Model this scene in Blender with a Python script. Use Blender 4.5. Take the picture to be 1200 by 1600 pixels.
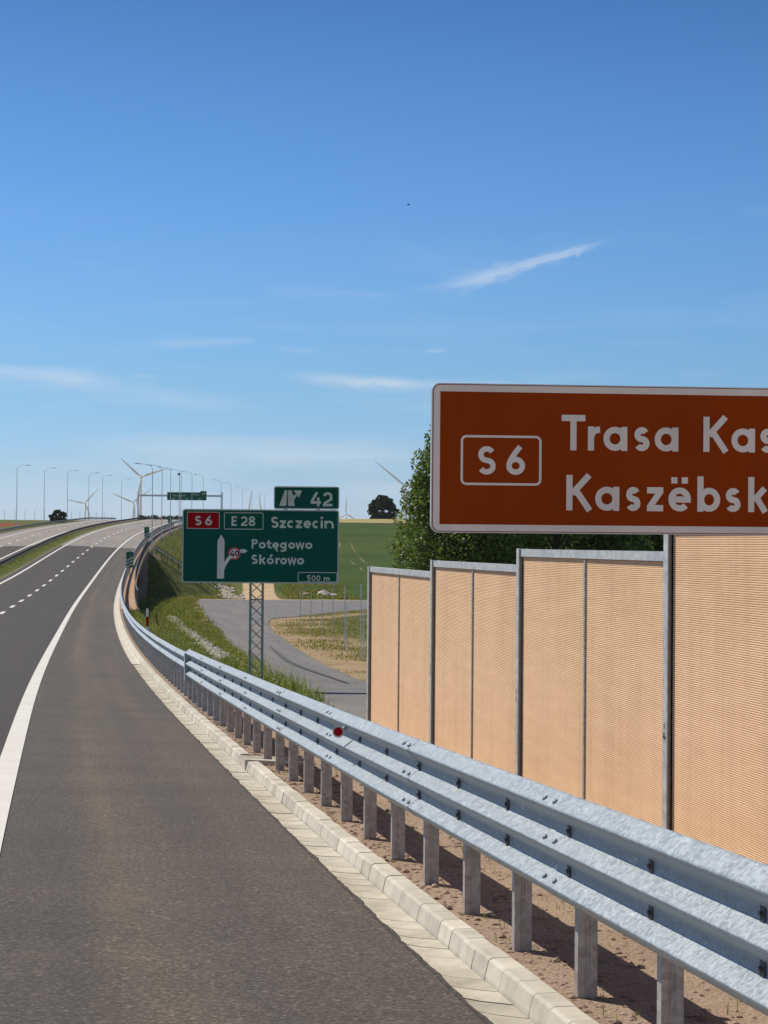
import bpy, bmesh, math, random
from mathutils import Vector, Matrix, noise
random.seed(7)
R = math.radians
for o in list(bpy.data.objects): bpy.data.objects.remove(o)
scene = bpy.context.scene
COL = scene.collection

# ------------------------------------------------------------------ camera
H, YAW, LAT, F = 1.8402, 0.171486, 0.3875, 3200.0
cam_d = bpy.data.cameras.new('camera'); cam = bpy.data.objects.new('camera', cam_d); COL.objects.link(cam)
cam_d.sensor_fit = 'VERTICAL'; cam_d.sensor_height = 36.0; cam_d.lens = 72.0
cam_d.clip_start = 0.05; cam_d.clip_end = 20000
pit, rol = math.atan(50/3200), 0.008
hd = Vector((math.sin(YAW), math.cos(YAW), 0)); rt = Vector((math.cos(YAW), -math.sin(YAW), 0)); upw = Vector((0, 0, 1))
fw = hd*math.cos(pit) + upw*math.sin(pit); up = upw*math.cos(pit) - hd*math.sin(pit)
r2 = rt*math.cos(rol) + up*math.sin(rol); u2 = up*math.cos(rol) - rt*math.sin(rol)
cam.matrix_world = Matrix(((r2.x, u2.x, -fw.x, LAT), (r2.y, u2.y, -fw.y, 0), (r2.z, u2.z, -fw.z, H), (0, 0, 0, 1)))
scene.camera = cam
scene.render.resolution_x = 768; scene.render.resolution_y = 1024

# ------------------------------------------------------------------ light
SUN_EL, SUN_AZ = R(46), R(-36)            # azimuth from +Y (road ahead) towards +X
scene.view_settings.view_transform = 'Standard'; scene.view_settings.look = 'None'
scene.view_settings.exposure = 0.0; scene.view_settings.gamma = 1.0
SKY_STRENGTH, SUN_STRENGTH = 0.10, 4.9
sun_d = bpy.data.lights.new('sun', 'SUN'); sun = bpy.data.objects.new('sun', sun_d); COL.objects.link(sun)
sun_d.energy = SUN_STRENGTH; sun_d.angle = R(0.5); sun_d.color = (1.0, 0.91, 0.77)
to_sun = Vector((math.sin(SUN_AZ)*math.cos(SUN_EL), math.cos(SUN_AZ)*math.cos(SUN_EL), math.sin(SUN_EL)))
sun.rotation_euler = to_sun.to_track_quat('Z', 'Y').to_euler(); sun.location = (0, 0, 60)

world = bpy.data.worlds.new('World'); scene.world = world; world.use_nodes = True
def build_world():
    nt = world.node_tree; nt.nodes.clear(); N = nt.nodes; L = nt.links
    out = N.new('ShaderNodeOutputWorld'); bg = N.new('ShaderNodeBackground'); bg.inputs['Strength'].default_value = SKY_STRENGTH
    sky = N.new('ShaderNodeTexSky'); sky.sky_type = 'NISHITA'; sky.sun_disc = False
    sky.sun_elevation = SUN_EL; sky.sun_rotation = SUN_AZ % (2*math.pi)
    sky.altitude = 100; sky.air_density = 1.0; sky.dust_density = 0.35; sky.ozone_density = 2.2
    tc = N.new('ShaderNodeTexCoord'); sep = N.new('ShaderNodeSeparateXYZ'); L.new(tc.outputs['Generated'], sep.inputs[0])
    def M(op, a, b=None, c=None):
        n = N.new('ShaderNodeMath'); n.operation = op
        for i, x in enumerate((a, b, c)):
            if x is None: continue
            if isinstance(x, (int, float)): n.inputs[i].default_value = x
            else: L.new(x, n.inputs[i])
        return n.outputs[0]
    az = M('ARCTAN2', sep.outputs[0], sep.outputs[1]); el = M('ARCSINE', sep.outputs[2])
    def nz(sx, sy, scale, detail, off=0.0, shear=0.0):
        cb = N.new('ShaderNodeCombineXYZ')
        L.new(M('MULTIPLY', M('ADD', az, off), sx), cb.inputs[0]); L.new(M('MULTIPLY', M('SUBTRACT', el, M('MULTIPLY', az, shear)), sy), cb.inputs[1])
        t = N.new('ShaderNodeTexNoise'); t.inputs['Scale'].default_value = scale; t.inputs['Detail'].default_value = detail
        t.inputs['Roughness'].default_value = 0.6; t.inputs['Distortion'].default_value = 0.4
        L.new(cb.outputs[0], t.inputs['Vector']); return t.outputs['Fac']
    def streak(a0, e0, a1, e1, w0, w1, amp, n, soft=0.12):
        """a wisp lying along the line (a0,e0)-(a1,e1) of the sky, w0..w1 wide (radians)"""
        la, le = a1-a0, e1-e0; ln = math.hypot(la, le); la /= ln; le /= ln
        da = M('SUBTRACT', az, a0); de = M('SUBTRACT', el, e0)
        t = M('DIVIDE', M('ADD', M('MULTIPLY', da, la), M('MULTIPLY', de, le)), ln)
        q = M('ABSOLUTE', M('ADD', M('SUBTRACT', M('MULTIPLY', de, la), M('MULTIPLY', da, le)), M('MULTIPLY', M('SUBTRACT', n, 0.5), w0*1.2)))
        w = M('ADD', w0, M('MULTIPLY', t, w1-w0))
        core = M('SUBTRACT', 1.0, M('DIVIDE', q, w)); core = M('MAXIMUM', core, 0.0)
        def ss(x, lo, hi):
            mr = N.new('ShaderNodeMapRange'); mr.interpolation_type = 'SMOOTHSTEP'; L.new(x, mr.inputs[0]); mr.inputs[1].default_value = lo; mr.inputs[2].default_value = hi; return mr.outputs[0]
        ends = M('MULTIPLY', ss(t, -soft, soft*2.5), M('SUBTRACT', 1.0, ss(t, 1.0-soft*2.2, 1.0+soft*0.4)))
        return M('MULTIPLY', M('MULTIPLY', M('MULTIPLY', ss(core, 0.0, 1.25), ends), M('ADD', 0.35, M('MULTIPLY', n, 1.2))), amp)
    def A(px): return YAW + math.atan((px-600)/3200)
    def E(py): return math.atan((850-py)/3200)
    n1 = nz(60, 190, 1.0, 6); n2 = nz(18, 130, 1.0, 7, 3.0); n3 = nz(7, 60, 1.0, 6, 9.0)
    parts = [
        streak(A(692), E(449), A(950), E(375), .0082, .0020, .46, nz(70, 260, 1.0, 4, 2.0, 0.27)),
        streak(A(640), E(452), A(760), E(436), .004, .003, .10, n1),
        streak(A(-160), E(582), A(185), E(598), .0095, .005, .36, n2),
        streak(A(60), E(600), A(420), E(640), .010, .006, .16, n2),
        streak(A(455), E(592), A(660), E(598), .0055, .004, .32, n1),
        streak(A(500), E(599), A(860), E(604), .0050, .004, .34, n2),
        streak(A(225), E(542), A(410), E(534), .0060, .003, .17, n2),
        streak(A(420), E(545), A(500), E(550), .003, .002, .12, n1),
        streak(A(660), E(548), A(700), E(546), .002, .0015, .22, n1),
        streak(A(120), E(705), A(700), E(712), .011, .014, .34, n2),
        streak(A(-60), E(735), A(420), E(742), .010, .008, .18, n2),
        streak(A(520), E(765), A(760), E(770), .008, .008, .30, n2),
        streak(A(400), E(455), A(640), E(462), .006, .003, .10, n2),
        streak(A(200), E(592), A(250), E(594), .0022, .0015, .2, n1),
        streak(A(1150), E(330), A(1260), E(340), .003, .004, .06, n1),
    ]
    tot = parts[0]
    for p_ in parts[1:]: tot = M('ADD', tot, p_)
    # faint wide veils everywhere low in the sky
    veil = M('MULTIPLY', M('MULTIPLY', M('MAXIMUM', M('SUBTRACT', n3, 0.5), 0.0), 0.7), M('MAXIMUM', M('SUBTRACT', 1.0, M('MULTIPLY', M('ABSOLUTE', M('SUBTRACT', el, 0.06)), 9.0)), 0.0))
    tot = M('MINIMUM', M('ADD', tot, veil), 0.9)
    # clear northern air: deeper blue than the model's, without its yellow horizon
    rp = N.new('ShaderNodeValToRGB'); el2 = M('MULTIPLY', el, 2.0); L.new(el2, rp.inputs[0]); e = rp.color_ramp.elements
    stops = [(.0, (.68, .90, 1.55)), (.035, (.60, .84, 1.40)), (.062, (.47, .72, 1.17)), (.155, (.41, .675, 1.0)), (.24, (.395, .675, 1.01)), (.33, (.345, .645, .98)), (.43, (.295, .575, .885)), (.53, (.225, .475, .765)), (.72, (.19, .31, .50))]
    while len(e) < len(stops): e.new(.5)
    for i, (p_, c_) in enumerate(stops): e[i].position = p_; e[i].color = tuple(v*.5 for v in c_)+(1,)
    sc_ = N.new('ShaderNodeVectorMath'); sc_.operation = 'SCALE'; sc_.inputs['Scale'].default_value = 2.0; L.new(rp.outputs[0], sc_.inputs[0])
    # sky behind the camera, out of view, brightened as fill for shaded sign faces
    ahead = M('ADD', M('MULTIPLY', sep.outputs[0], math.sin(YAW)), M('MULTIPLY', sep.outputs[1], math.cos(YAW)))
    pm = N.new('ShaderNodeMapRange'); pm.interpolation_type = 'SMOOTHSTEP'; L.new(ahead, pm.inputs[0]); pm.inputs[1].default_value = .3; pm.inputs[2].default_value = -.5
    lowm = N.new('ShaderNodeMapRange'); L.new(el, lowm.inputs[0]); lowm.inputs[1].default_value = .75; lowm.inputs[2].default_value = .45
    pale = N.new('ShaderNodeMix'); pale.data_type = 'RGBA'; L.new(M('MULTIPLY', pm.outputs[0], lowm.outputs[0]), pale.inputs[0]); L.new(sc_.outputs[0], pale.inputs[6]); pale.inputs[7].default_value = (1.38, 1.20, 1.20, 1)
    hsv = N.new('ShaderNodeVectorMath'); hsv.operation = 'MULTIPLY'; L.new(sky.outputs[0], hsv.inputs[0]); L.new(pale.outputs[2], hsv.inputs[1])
    mix = N.new('ShaderNodeMix'); mix.data_type = 'RGBA'; L.new(tot, mix.inputs[0]); L.new(hsv.outputs[0], mix.inputs[6]); mix.inputs[7].default_value = (7.6, 8.1, 8.7, 1)
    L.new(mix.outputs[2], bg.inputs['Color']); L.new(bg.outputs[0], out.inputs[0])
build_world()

# ------------------------------------------------------------------ road alignment (s along, o to the right, z up)
KS = [0, 12, 24, 36, 60, 90, 140, 220, 340, 520]
KV = [0.000564, 0.00084, 4.1e-05, 0.000446, 0.000269, 0.000174, 0.000304, 0.000224, 0.000321, 0.000205]
ZS = [0, 15, 30, 50, 80, 120, 180, 260, 340, 420, 520]
ZV = [0.0, -0.4581, -0.8725, -1.3758, -1.9544, -2.2771, -1.9156, 0.2534, 2.946, 5.1305, 7.5478]
EX = 0.0371
def lerp_tab(xs, ys, x):
    if x <= xs[0]: return ys[0]
    if x >= xs[-1]: return ys[-1]
    for i in range(len(xs)-1):
        if x <= xs[i+1]: return ys[i] + (ys[i+1]-ys[i])*(x-xs[i])/(xs[i+1]-xs[i])
def spline_m(xs, ys):
    n = len(xs); a = [0]*n; b = [1.0]*n; c = [0]*n; r = [0.0]*n
    for i in range(1, n-1):
        h0, h1 = xs[i]-xs[i-1], xs[i+1]-xs[i]
        a[i], b[i], c[i] = h0, 2*(h0+h1), h1; r[i] = 6*((ys[i+1]-ys[i])/h1-(ys[i]-ys[i-1])/h0)
    for i in range(1, n):
        w = a[i]/b[i-1]; b[i] -= w*c[i-1]; r[i] -= w*r[i-1]
    m = [0.0]*n; m[-1] = r[-1]/b[-1]
    for i in range(n-2, -1, -1): m[i] = (r[i]-c[i]*m[i+1])/b[i]
    return m
ZM = spline_m(ZS, ZV)
def zroad0(s):
    i = 0
    while i < len(ZS)-2 and s > ZS[i+1]: i += 1
    h = ZS[i+1]-ZS[i]; t = s-ZS[i]
    return ZV[i] + t*((ZV[i+1]-ZV[i])/h-h*(2*ZM[i]+ZM[i+1])/6) + ZM[i]*t*t/2 + (ZM[i+1]-ZM[i])*t**3/(6*h)
Z500 = zroad0(500)
def zr(s):
    if s < 0: return -0.0312*s
    if s <= 500: return zroad0(s)
    return Z500 + 0.0108*(min(s, 640)-500) + 0.0008*max(0, min(s, 900)-640)
DS = 0.5; TX, TY, TT = [0.0], [0.0], [0.0]
for i in range(1600):
    s = i*DS; k0 = lerp_tab(KS, KV, s); k1 = lerp_tab(KS, KV, s+DS)
    t0 = TT[-1]; t1 = t0+(k0+k1)/2*DS
    TX.append(TX[-1]+(math.sin(t0)+math.sin(t1))/2*DS); TY.append(TY[-1]+(math.cos(t0)+math.cos(t1))/2*DS); TT.append(t1)
def cl(s):
    if s <= 0: return 0.0, s, 0.0
    if s >= 800: return TX[-1]+(s-800)*math.sin(TT[-1]), TY[-1]+(s-800)*math.cos(TT[-1]), TT[-1]
    f = s/DS; i = min(int(f), 1599); f -= i
    return TX[i]+(TX[i+1]-TX[i])*f, TY[i]+(TY[i+1]-TY[i])*f, TT[i]+(TT[i+1]-TT[i])*f
def xy(s, o):
    x, y, t = cl(s); return x+o*math.cos(t), y-o*math.sin(t)
def P(s, o, dz=0.0):
    """dz metres above the level of the right edge line"""
    x, y = xy(s, o); return Vector((x, y, zr(s)+dz))
def PR(s, o, dz=0.0): return P(s, o, dz-EX*o)       # above the sloping carriageway
def heading(s): return cl(s)[2]
def sstep(a, b, x):
    t = min(1, max(0, (x-a)/(b-a))); return t*t*(3-2*t)
BR0, BR1 = 128.0, 283.0                                # the bridge
ZT = [(-400, -1.2), (0, -1.2), (30, -1.35), (40, -1.6), (60, -2.5), (80, -2.95), (110, -3.35), (170, -4.05), (240, -5.0), (280, -5.6), (310, -5.3), (350, -3.9), (420, -1.2), (500, 3.0), (560, 6.6), (620, 9.3), (680, 10.0), (900, 10.5), (1300, 10), (3000, 4), (9000, 0)]
ZTX, ZTY = [a for a, b in ZT], [b for a, b in ZT]
def depth(x, y): return (x-LAT)*math.sin(YAW)+y*math.cos(YAW)
def smax(a, b, k=0.25):
    h = max(k-abs(a-b), 0)/k; return max(a, b)+h*h*k*0.25
OV = 5.5
def ground_z(s, o):
    """terrain height right of the kerb (o > 2.87) and left of the far guardrail"""
    x, y = xy(s, o)
    base = lerp_tab(ZTX, ZTY, depth(x, y))
    nb = noise.noise(Vector((x*0.05, y*0.05, 0)))*0.25 + noise.noise(Vector((x*0.3, y*0.3, 5)))*0.05
    if o < 0:
        return zr(s)-0.2+nb*0.4+max(0, -o-30)*0.002 if s < 900 else lerp_tab(ZTX, ZTY, s)
    far = sstep(8, 14, o)*sstep(60, 120, s)
    base += nb*far*(1 if s > 260 else 0.3)
    ov = OV+(3.35-OV)*sstep(27, 39, s)
    if s <= BR0 or s >= BR1:
        e = zr(s)-0.05-max(0, o-ov)/1.55
    else:
        ds, se = (s-BR0, BR0) if s-BR0 < BR1-s else (BR1-s, BR1)
        e = zr(se)-0.4-math.hypot(max(0, o-ov), ds)/1.5
    return smax(e, base, 0.3)
def G(s, o, dz=0.0):
    x, y = xy(s, o); return Vector((x, y, ground_z(s, o)+dz))

# ------------------------------------------------------------------ materials
def principled(name, color=(.5, .5, .5), rough=.6, metal=0.0, spec=.5):
    m = bpy.data.materials.new(name); m.use_nodes = True; nt = m.node_tree
    b = nt.nodes['Principled BSDF']; b.inputs['Base Color'].default_value = (*color, 1); b.inputs['Roughness'].default_value = rough
    b.inputs['Metallic'].default_value = metal; b.inputs['Specular IOR Level'].default_value = spec
    return m, nt, b
class NT:
    def __init__(s, nt): s.N = nt.nodes; s.L = nt.links
    def coord(s, kind='Object', scale=(1, 1, 1), uv=False):
        t = s.N.new('ShaderNodeTexCoord'); mp = s.N.new('ShaderNodeMapping'); mp.inputs['Scale'].default_value = scale
        s.L.new(t.outputs['UV' if uv else kind], mp.inputs[0]); return mp.outputs[0]
    def noise(s, vec, scale, detail=4, rough=.55, dist=0.0, out='Fac'):
        t = s.N.new('ShaderNodeTexNoise'); t.inputs['Scale'].default_value = scale; t.inputs['Detail'].default_value = detail; t.inputs['Roughness'].default_value = rough; t.inputs['Distortion'].default_value = dist
        s.L.new(vec, t.inputs['Vector']); return t.outputs[out]
    def vor(s, vec, scale, out='Color', feature='F1'):
        t = s.N.new('ShaderNodeTexVoronoi'); t.feature = feature; t.inputs['Scale'].default_value = scale; s.L.new(vec, t.inputs['Vector']); return t.outputs[out]
    def ramp(s, fac, stops):
        t = s.N.new('ShaderNodeValToRGB'); e = t.color_ramp.elements
        while len(e) < len(stops): e.new(0.5)
        for k, (p, c) in enumerate(stops): e[k].position = p; e[k].color = (*c, 1) if len(c) == 3 else c
        s.L.new(fac, t.inputs[0]); return t.outputs[0]
    def mix(s, fac, a, b, mode='MIX'):
        t = s.N.new('ShaderNodeMix'); t.data_type = 'RGBA'; t.blend_type = mode
        for i, x in ((0, fac), (6, a), (7, b)):
            if isinstance(x, (int, float)): t.inputs[i].default_value = x
            elif isinstance(x, tuple): t.inputs[i].default_value = (*x, 1)
            else: s.L.new(x, t.inputs[i])
        return t.outputs[2]
    def math(s, op, a, b=None):
        t = s.N.new('ShaderNodeMath'); t.operation = op
        for i, x in enumerate((a, b)):
            if x is None: continue
            if isinstance(x, (int, float)): t.inputs[i].default_value = x
            else: s.L.new(x, t.inputs[i])
        return t.outputs[0]
    def mrange(s, x, a, b, c=0.0, d=1.0):
        t = s.N.new('ShaderNodeMapRange'); s.L.new(x, t.inputs[0])
        for i, v in enumerate((a, b, c, d)): t.inputs[i+1].default_value = v
        return t.outputs[0]
    def attr(s, name, out='Fac'):
        t = s.N.new('ShaderNodeAttribute'); t.attribute_name = name; return t.outputs[out]
    def bump(s, h, b, strength=.3, dist=.01):
        t = s.N.new('ShaderNodeBump'); t.inputs['Strength'].default_value = strength; t.inputs['Distance'].default_value = dist
        s.L.new(h, t.inputs['Height']); s.L.new(t.outputs[0], b.inputs['Normal'])
    def sepz(s, vec):
        t = s.N.new('ShaderNodeSeparateXYZ'); s.L.new(vec, t.inputs[0]); return t.outputs
def mat_asphalt(name, c0, c1, c2, lanes=False):
    m, nt, b = principled(name, rough=.85, spec=.35); n = NT(nt); ob = n.coord('Object')
    uv = n.coord(uv=True)
    grain = n.ramp(n.noise(ob, 34, 3, .8), [(.31, c0), (.46, c1), (.55, c1), (.70, c2)])
    stones = n.ramp(n.sepz(n.vor(ob, 62))[0], [(0, (.45, .45, .45)), (.55, (.98, .98, .98)), (.85, (1.2, 1.18, 1.12)), (1, (2.2, 2.1, 1.95))])
    col = n.mix(.75, grain, stones, 'MULTIPLY')
    st = n.noise(n.coord(uv=True, scale=(1.3, .035, 1)), 1.0, 5, .6)
    col = n.mix(.55, col, n.ramp(st, [(.3, (.70, .71, .74)), (.5, (1, 1, 1)), (.68, (1.42, 1.30, 1.10))]), 'MULTIPLY')
    pt = n.noise(ob, .35, 4, .6)
    col = n.mix(.6, col, n.ramp(pt, [(.3, (.8, .8, .82)), (.6, (1.08, 1.05, 1.02)), (.75, (1.18, 1.12, 1.05))]), 'MULTIPLY')
    cr = n.noise(n.coord(uv=True, scale=(.12, .7, 1)), 1.0, 3, .5)
    col = n.mix(.35, col, n.ramp(cr, [(.38, (.8, .8, .8)), (.5, (1, 1, 1)), (.66, (1.3, 1.25, 1.2))]), 'MULTIPLY')
    if lanes:
        sx = n.sepz(n.coord(uv=True)); ed = n.mrange(sx[0], -.02, .02, .50, 1.0)
        cb = nt.nodes.new('ShaderNodeCombineColor'); [nt.links.new(ed, cb.inputs[i]) for i in range(3)]
        wob = n.math('ADD', sx[0], n.math('MULTIPLY', n.math('SUBTRACT', n.noise(n.coord(uv=True, scale=(.5, .09, 1)), 1.0, 4, .6), .5), .9))
        trk = n.ramp(n.mrange(wob, 0, 2.5), [(0, (.84, .84, .86)), (.26, (.86, .86, .87)), (.38, (1.24, 1.17, 1.04)), (.47, (1.10, 1.07, 1.01)), (.62, (.92, .91, .92)), (.78, (1.06, 1.03, 1.0)), (1, (.94, .94, .95))])
        col = n.mix(n.math('GREATER_THAN', sx[0], 0.0), col, n.mix(1.0, col, trk, 'MULTIPLY'))
        col = n.mix(1.0, col, cb.outputs[0], 'MULTIPLY'); col = n.mix(n.math('SUBTRACT', 1.0, ed), col, n.mix(1.0, col, (.95, 1.0, 1.10), 'MULTIPLY'))
    nt.links.new(col, b.inputs['Base Color']); n.bump(n.noise(ob, 110, 2, .7), b, .35, .006); return m
def mat_steel(name, base=(.42, .45, .48), rough=.42, metal=.55, spang=26, strength=.5):
    m, nt, b = principled(name, rough=rough, metal=metal); n = NT(nt); ob = n.coord('Object')
    v = n.sepz(n.vor(ob, spang))[0]; ns = n.noise(ob, 9, 4, .6)
    f = n.math('ADD', n.math('MULTIPLY', v, .45), n.math('MULTIPLY', ns, .55))
    lo = tuple(c*(1-strength*.45) for c in base); hi = tuple(min(1, c*(1+strength*.5)) for c in base)
    nt.links.new(n.ramp(f, [(.25, lo), (.5, base), (.78, hi)]), b.inputs['Base Color'])
    nt.links.new(n.mrange(f, .2, .8, rough-.1, rough+.16), b.inputs['Roughness'])
    if name.endswith('rail'):                          # bright zinc runs and scuffs
        sc_ = n.noise(n.coord('Object', (1, 1, 3)), 7.5, 6, .75); col = b.inputs['Base Color'].links[0].from_socket
        nt.links.new(n.mix(n.mrange(sc_, .61, .67, 0, .75), col, (.66, .70, .73)), b.inputs['Base Color'])
    n.bump(ns, b, .08, .01); return m
def mat_noise(name, c0, c1, scale=4, rough=.7, spec=.4, bump=.0, detail=4, metal=0.0):
    m, nt, b = principled(name, rough=rough, spec=spec, metal=metal); n = NT(nt); ob = n.coord('Object')
    f = n.noise(ob, scale, detail, .6); nt.links.new(n.ramp(f, [(.3, c0), (.7, c1)]), b.inputs['Base Color'])
    if bump: n.bump(f, b, bump, .01)
    return m
def mat_concrete(name, c0, c1, c2, sc=5):
    m, nt, b = principled(name, rough=.85, spec=.3); n = NT(nt); ob = n.coord('Object')
    f = n.noise(ob, sc, 6, .65); g = n.noise(ob, 120, 2, .6); f2 = n.noise(ob, .9, 3, .5)
    col = n.ramp(f, [(.28, c0), (.5, c1), (.75, c2)])
    col = n.mix(.5, col, n.ramp(g, [(.3, (.78, .77, .74)), (.55, (1, 1, 1)), (.8, (1.1, 1.1, 1.1))]), 'MULTIPLY')
    col = n.mix(.6, col, n.ramp(f2, [(.35, (.82, .8, .76)), (.6, (1.03, 1.03, 1.02))]), 'MULTIPLY')
    rn = nt.nodes.new('ShaderNodeNewGeometry'); v = n.mrange(rn.outputs['Random Per Island'], 0, 1, .86, 1.1)
    cb = nt.nodes.new('ShaderNodeCombineColor'); [nt.links.new(v, cb.inputs[i]) for i in range(3)]
    col = n.mix(1.0, col, cb.outputs[0], 'MULTIPLY')
    nt.links.new(col, b.inputs['Base Color']); n.bump(f, b, .25, .01); return m
def mat_foliage(name, c0, c1, c2, rough=.55, trans=.25):
    m, nt, b = principled(name, rough=rough, spec=.35); n = NT(nt)
    rn = nt.nodes.new('ShaderNodeNewGeometry'); ob = n.coord('Object')
    f = n.math('ADD', n.math('MULTIPLY', rn.outputs['Random Per Island'], .6), n.math('MULTIPLY', n.noise(ob, .7, 3), .4))
    col = n.ramp(f, [(.2, c0), (.5, c1), (.82, c2)]); nt.links.new(col, b.inputs['Base Color'])
    tr = nt.nodes.new('ShaderNodeBsdfTranslucent'); nt.links.new(n.mix(1.0, col, (1.5, 1.6, .7), 'MULTIPLY'), tr.inputs['Color'])
    mx = nt.nodes.new('ShaderNodeMixShader'); mx.inputs[0].default_value = trans
    nt.links.new(b.outputs[0], mx.inputs[1]); nt.links.new(tr.outputs[0], mx.inputs[2]); nt.links.new(mx.outputs[0], nt.nodes['Material Output'].inputs[0]); return m

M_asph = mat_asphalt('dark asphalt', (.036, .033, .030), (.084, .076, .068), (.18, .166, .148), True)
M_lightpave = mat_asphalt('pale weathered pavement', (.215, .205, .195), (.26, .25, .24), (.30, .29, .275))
M_service = mat_asphalt('grey service road asphalt', (.12, .12, .128), (.165, .165, .172), (.23, .23, .235))
def mat_paint():
    m, nt, b = principled('white road paint', rough=.6, spec=.4); n = NT(nt); ob = n.coord('Object')
    f = n.noise(ob, 60, 4, .7); g = n.noise(ob, 1.2, 4, .6)
    col = n.ramp(f, [(.25, (.55, .54, .49)), (.42, (.74, .73, .68)), (.8, (.80, .79, .74))])
    col = n.mix(.6, col, n.ramp(g, [(.32, (.86, .85, .81)), (.6, (1, 1, 1))]), 'MULTIPLY')
    nt.links.new(col, b.inputs['Base Color']); n.bump(f, b, .2, .004); return m
M_paint = mat_paint()
M_kerb = mat_concrete('pale concrete kerb', (.48, .45, .385), (.60, .57, .50), (.67, .64, .575))
M_gutter = mat_concrete('pale concrete gutter', (.41, .38, .315), (.52, .485, .41), (.60, .565, .49))
M_steel = mat_steel('galvanised steel rail', (.29, .35, .405), .45, .0, 60, .55)
M_post = mat_steel('galvanised steel post', (.40, .40, .40), .5, .35, 30, .5)
M_wpost = mat_steel('galvanised wall post', (.52, .55, .57), .5, .3, 20, .3)
M_darksteel = mat_steel('dull dark steel', (.10, .105, .11), .55, .3, 30, .3)
M_medsteel = mat_steel('shade-darkened median rail', (.21, .225, .23), .6, .2, 30, .3)  # rail steel darkened, the shade of its near side put into the colour
M_bolt = mat_steel('bright bolt steel', (.46, .50, .53), .4, .35, 60, .2)
M_lamp = mat_steel('lamp post steel', (.58, .61, .64), .5, .3, 10, .2)
def mat_panel():
    m, nt, b = principled('ribbed tan panel', rough=.75, spec=.25); n = NT(nt); ob = n.coord('Object')
    f = n.noise(n.coord('Object', (1, 1, 9)), 1.1, 4, .6); g = n.noise(n.coord('Object', (1.2, 1.2, 30)), 3, 3, .6)
    col = n.ramp(f, [(.3, (.75, .515, .325)), (.55, (.79, .55, .352)), (.75, (.82, .59, .39))])
    col = n.mix(.35, col, n.ramp(g, [(.3, (.85, .83, .8)), (.6, (1, 1, 1))]), 'MULTIPLY')
    rs = n.noise(n.coord('Object', (5, 5, .35)), 1.0, 5, .65); big = n.noise(ob, .45, 4, .6)
    col = n.mix(.35, col, n.ramp(rs, [(.34, (.80, .78, .76)), (.5, (1, 1, 1)), (.7, (1.06, 1.06, 1.06))]), 'MULTIPLY')
    col = n.mix(.4, col, n.ramp(big, [(.34, (.86, .84, .80)), (.55, (1, 1, 1))]), 'MULTIPLY')
    nt.links.new(col, b.inputs['Base Color']); return m
M_panel = mat_panel()
def mat_sheet(name, c, rough=.4):
    m, nt, b = principled(name, rough=rough, spec=.05); n = NT(nt); ob = n.coord('Object')
    f = n.noise(ob, 1.6, 5, .6); g = n.noise(n.coord('Object', (40, 40, 2)), 1, 2)
    col = n.ramp(f, [(.3, tuple(x*.88 for x in c)), (.7, tuple(min(1, x*1.08) for x in c))])
    col = n.mix(.25, col, n.ramp(g, [(.3, (.9, .9, .9)), (.6, (1, 1, 1))]), 'MULTIPLY')
    st = n.noise(n.coord('Object', (6, 6, .5)), 1.0, 5, .65)
    col = n.mix(.22, col, n.ramp(st, [(.32, (.80, .78, .76)), (.5, (1, 1, 1)), (.66, (1.12, 1.12, 1.12))]), 'MULTIPLY')
    nt.links.new(col, b.inputs['Base Color']); nt.links.new(n.mrange(f, .3, .7, rough-.08, rough+.12), b.inputs['Roughness']); return m
M_brown = mat_sheet('brown reflective sheeting', (.345, .050, .003), .45)
M_brownwhite = mat_sheet('white reflective sheeting', (.93, .84, .75), .45)
M_green = mat_sheet('green reflective sheeting', (.005, .098, .066), .42)
M_midgreen = mat_sheet('lighter green sheeting', (.012, .13, .085), .42)
M_greenwhite = mat_sheet('pale reflective sheeting', (.60, .66, .58), .45)
M_symgrey = mat_sheet('grey white symbol sheeting', (.72, .70, .66), .45)
M_red = mat_sheet('red reflective sheeting', (.36, .006, .010), .4)
M_redring = mat_sheet('red ring sheeting', (.62, .08, .09), .4)
M_pinkwhite = mat_sheet('speed disc sheeting', (.82, .68, .68), .4)
M_black = mat_sheet('black sheeting', (.015, .015, .015), .4)
M_alu = mat_steel('aluminium plate edge', (.55, .56, .57), .4, .5, 8, .15)
M_reflector = mat_sheet('red glass reflector', (.45, .01, .02), .18)
M_plastic = mat_sheet('white plastic', (.75, .74, .72), .5)
M_turb = mat_noise('turbine paint', (.78, .79, .80), (.82, .83, .84), .05, .5)
M_bark = mat_noise('grey brown bark', (.06, .05, .035), (.14, .115, .085), 8, .9, .2, .4)
M_leaf = mat_foliage('broad tree leaf', (.045, .082, .017), (.115, .178, .036), (.23, .285, .07))
M_leafdark = mat_foliage('dark tree leaf', (.010, .022, .010), (.022, .042, .016), (.045, .07, .024), trans=.15)
M_grass = mat_foliage('roadside grass blade', (.085, .115, .020), (.15, .19, .036), (.32, .32, .11), .7, .3)
M_dry = mat_foliage('dry grass blade', (.22, .17, .075), (.33, .27, .12), (.16, .18, .05), .8, .3)
M_flower = mat_noise('pale flower', (.62, .58, .25), (.75, .74, .5), 8, .7)
M_stone = mat_concrete('reddish gravel stone', (.19, .13, .095), (.34, .25, .19), (.50, .41, .33), 3)
M_palestone = mat_concrete('pale drain stone', (.42, .39, .33), (.56, .52, .45), (.66, .63, .56), 2)
M_bconc = mat_concrete('grey bridge concrete', (.27, .27, .265), (.35, .345, .335), (.42, .41, .40), 1)
M_cap = mat_concrete('tan bridge walkway', (.36, .22, .13), (.45, .29, .18), (.5, .35, .23), 1)
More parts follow.
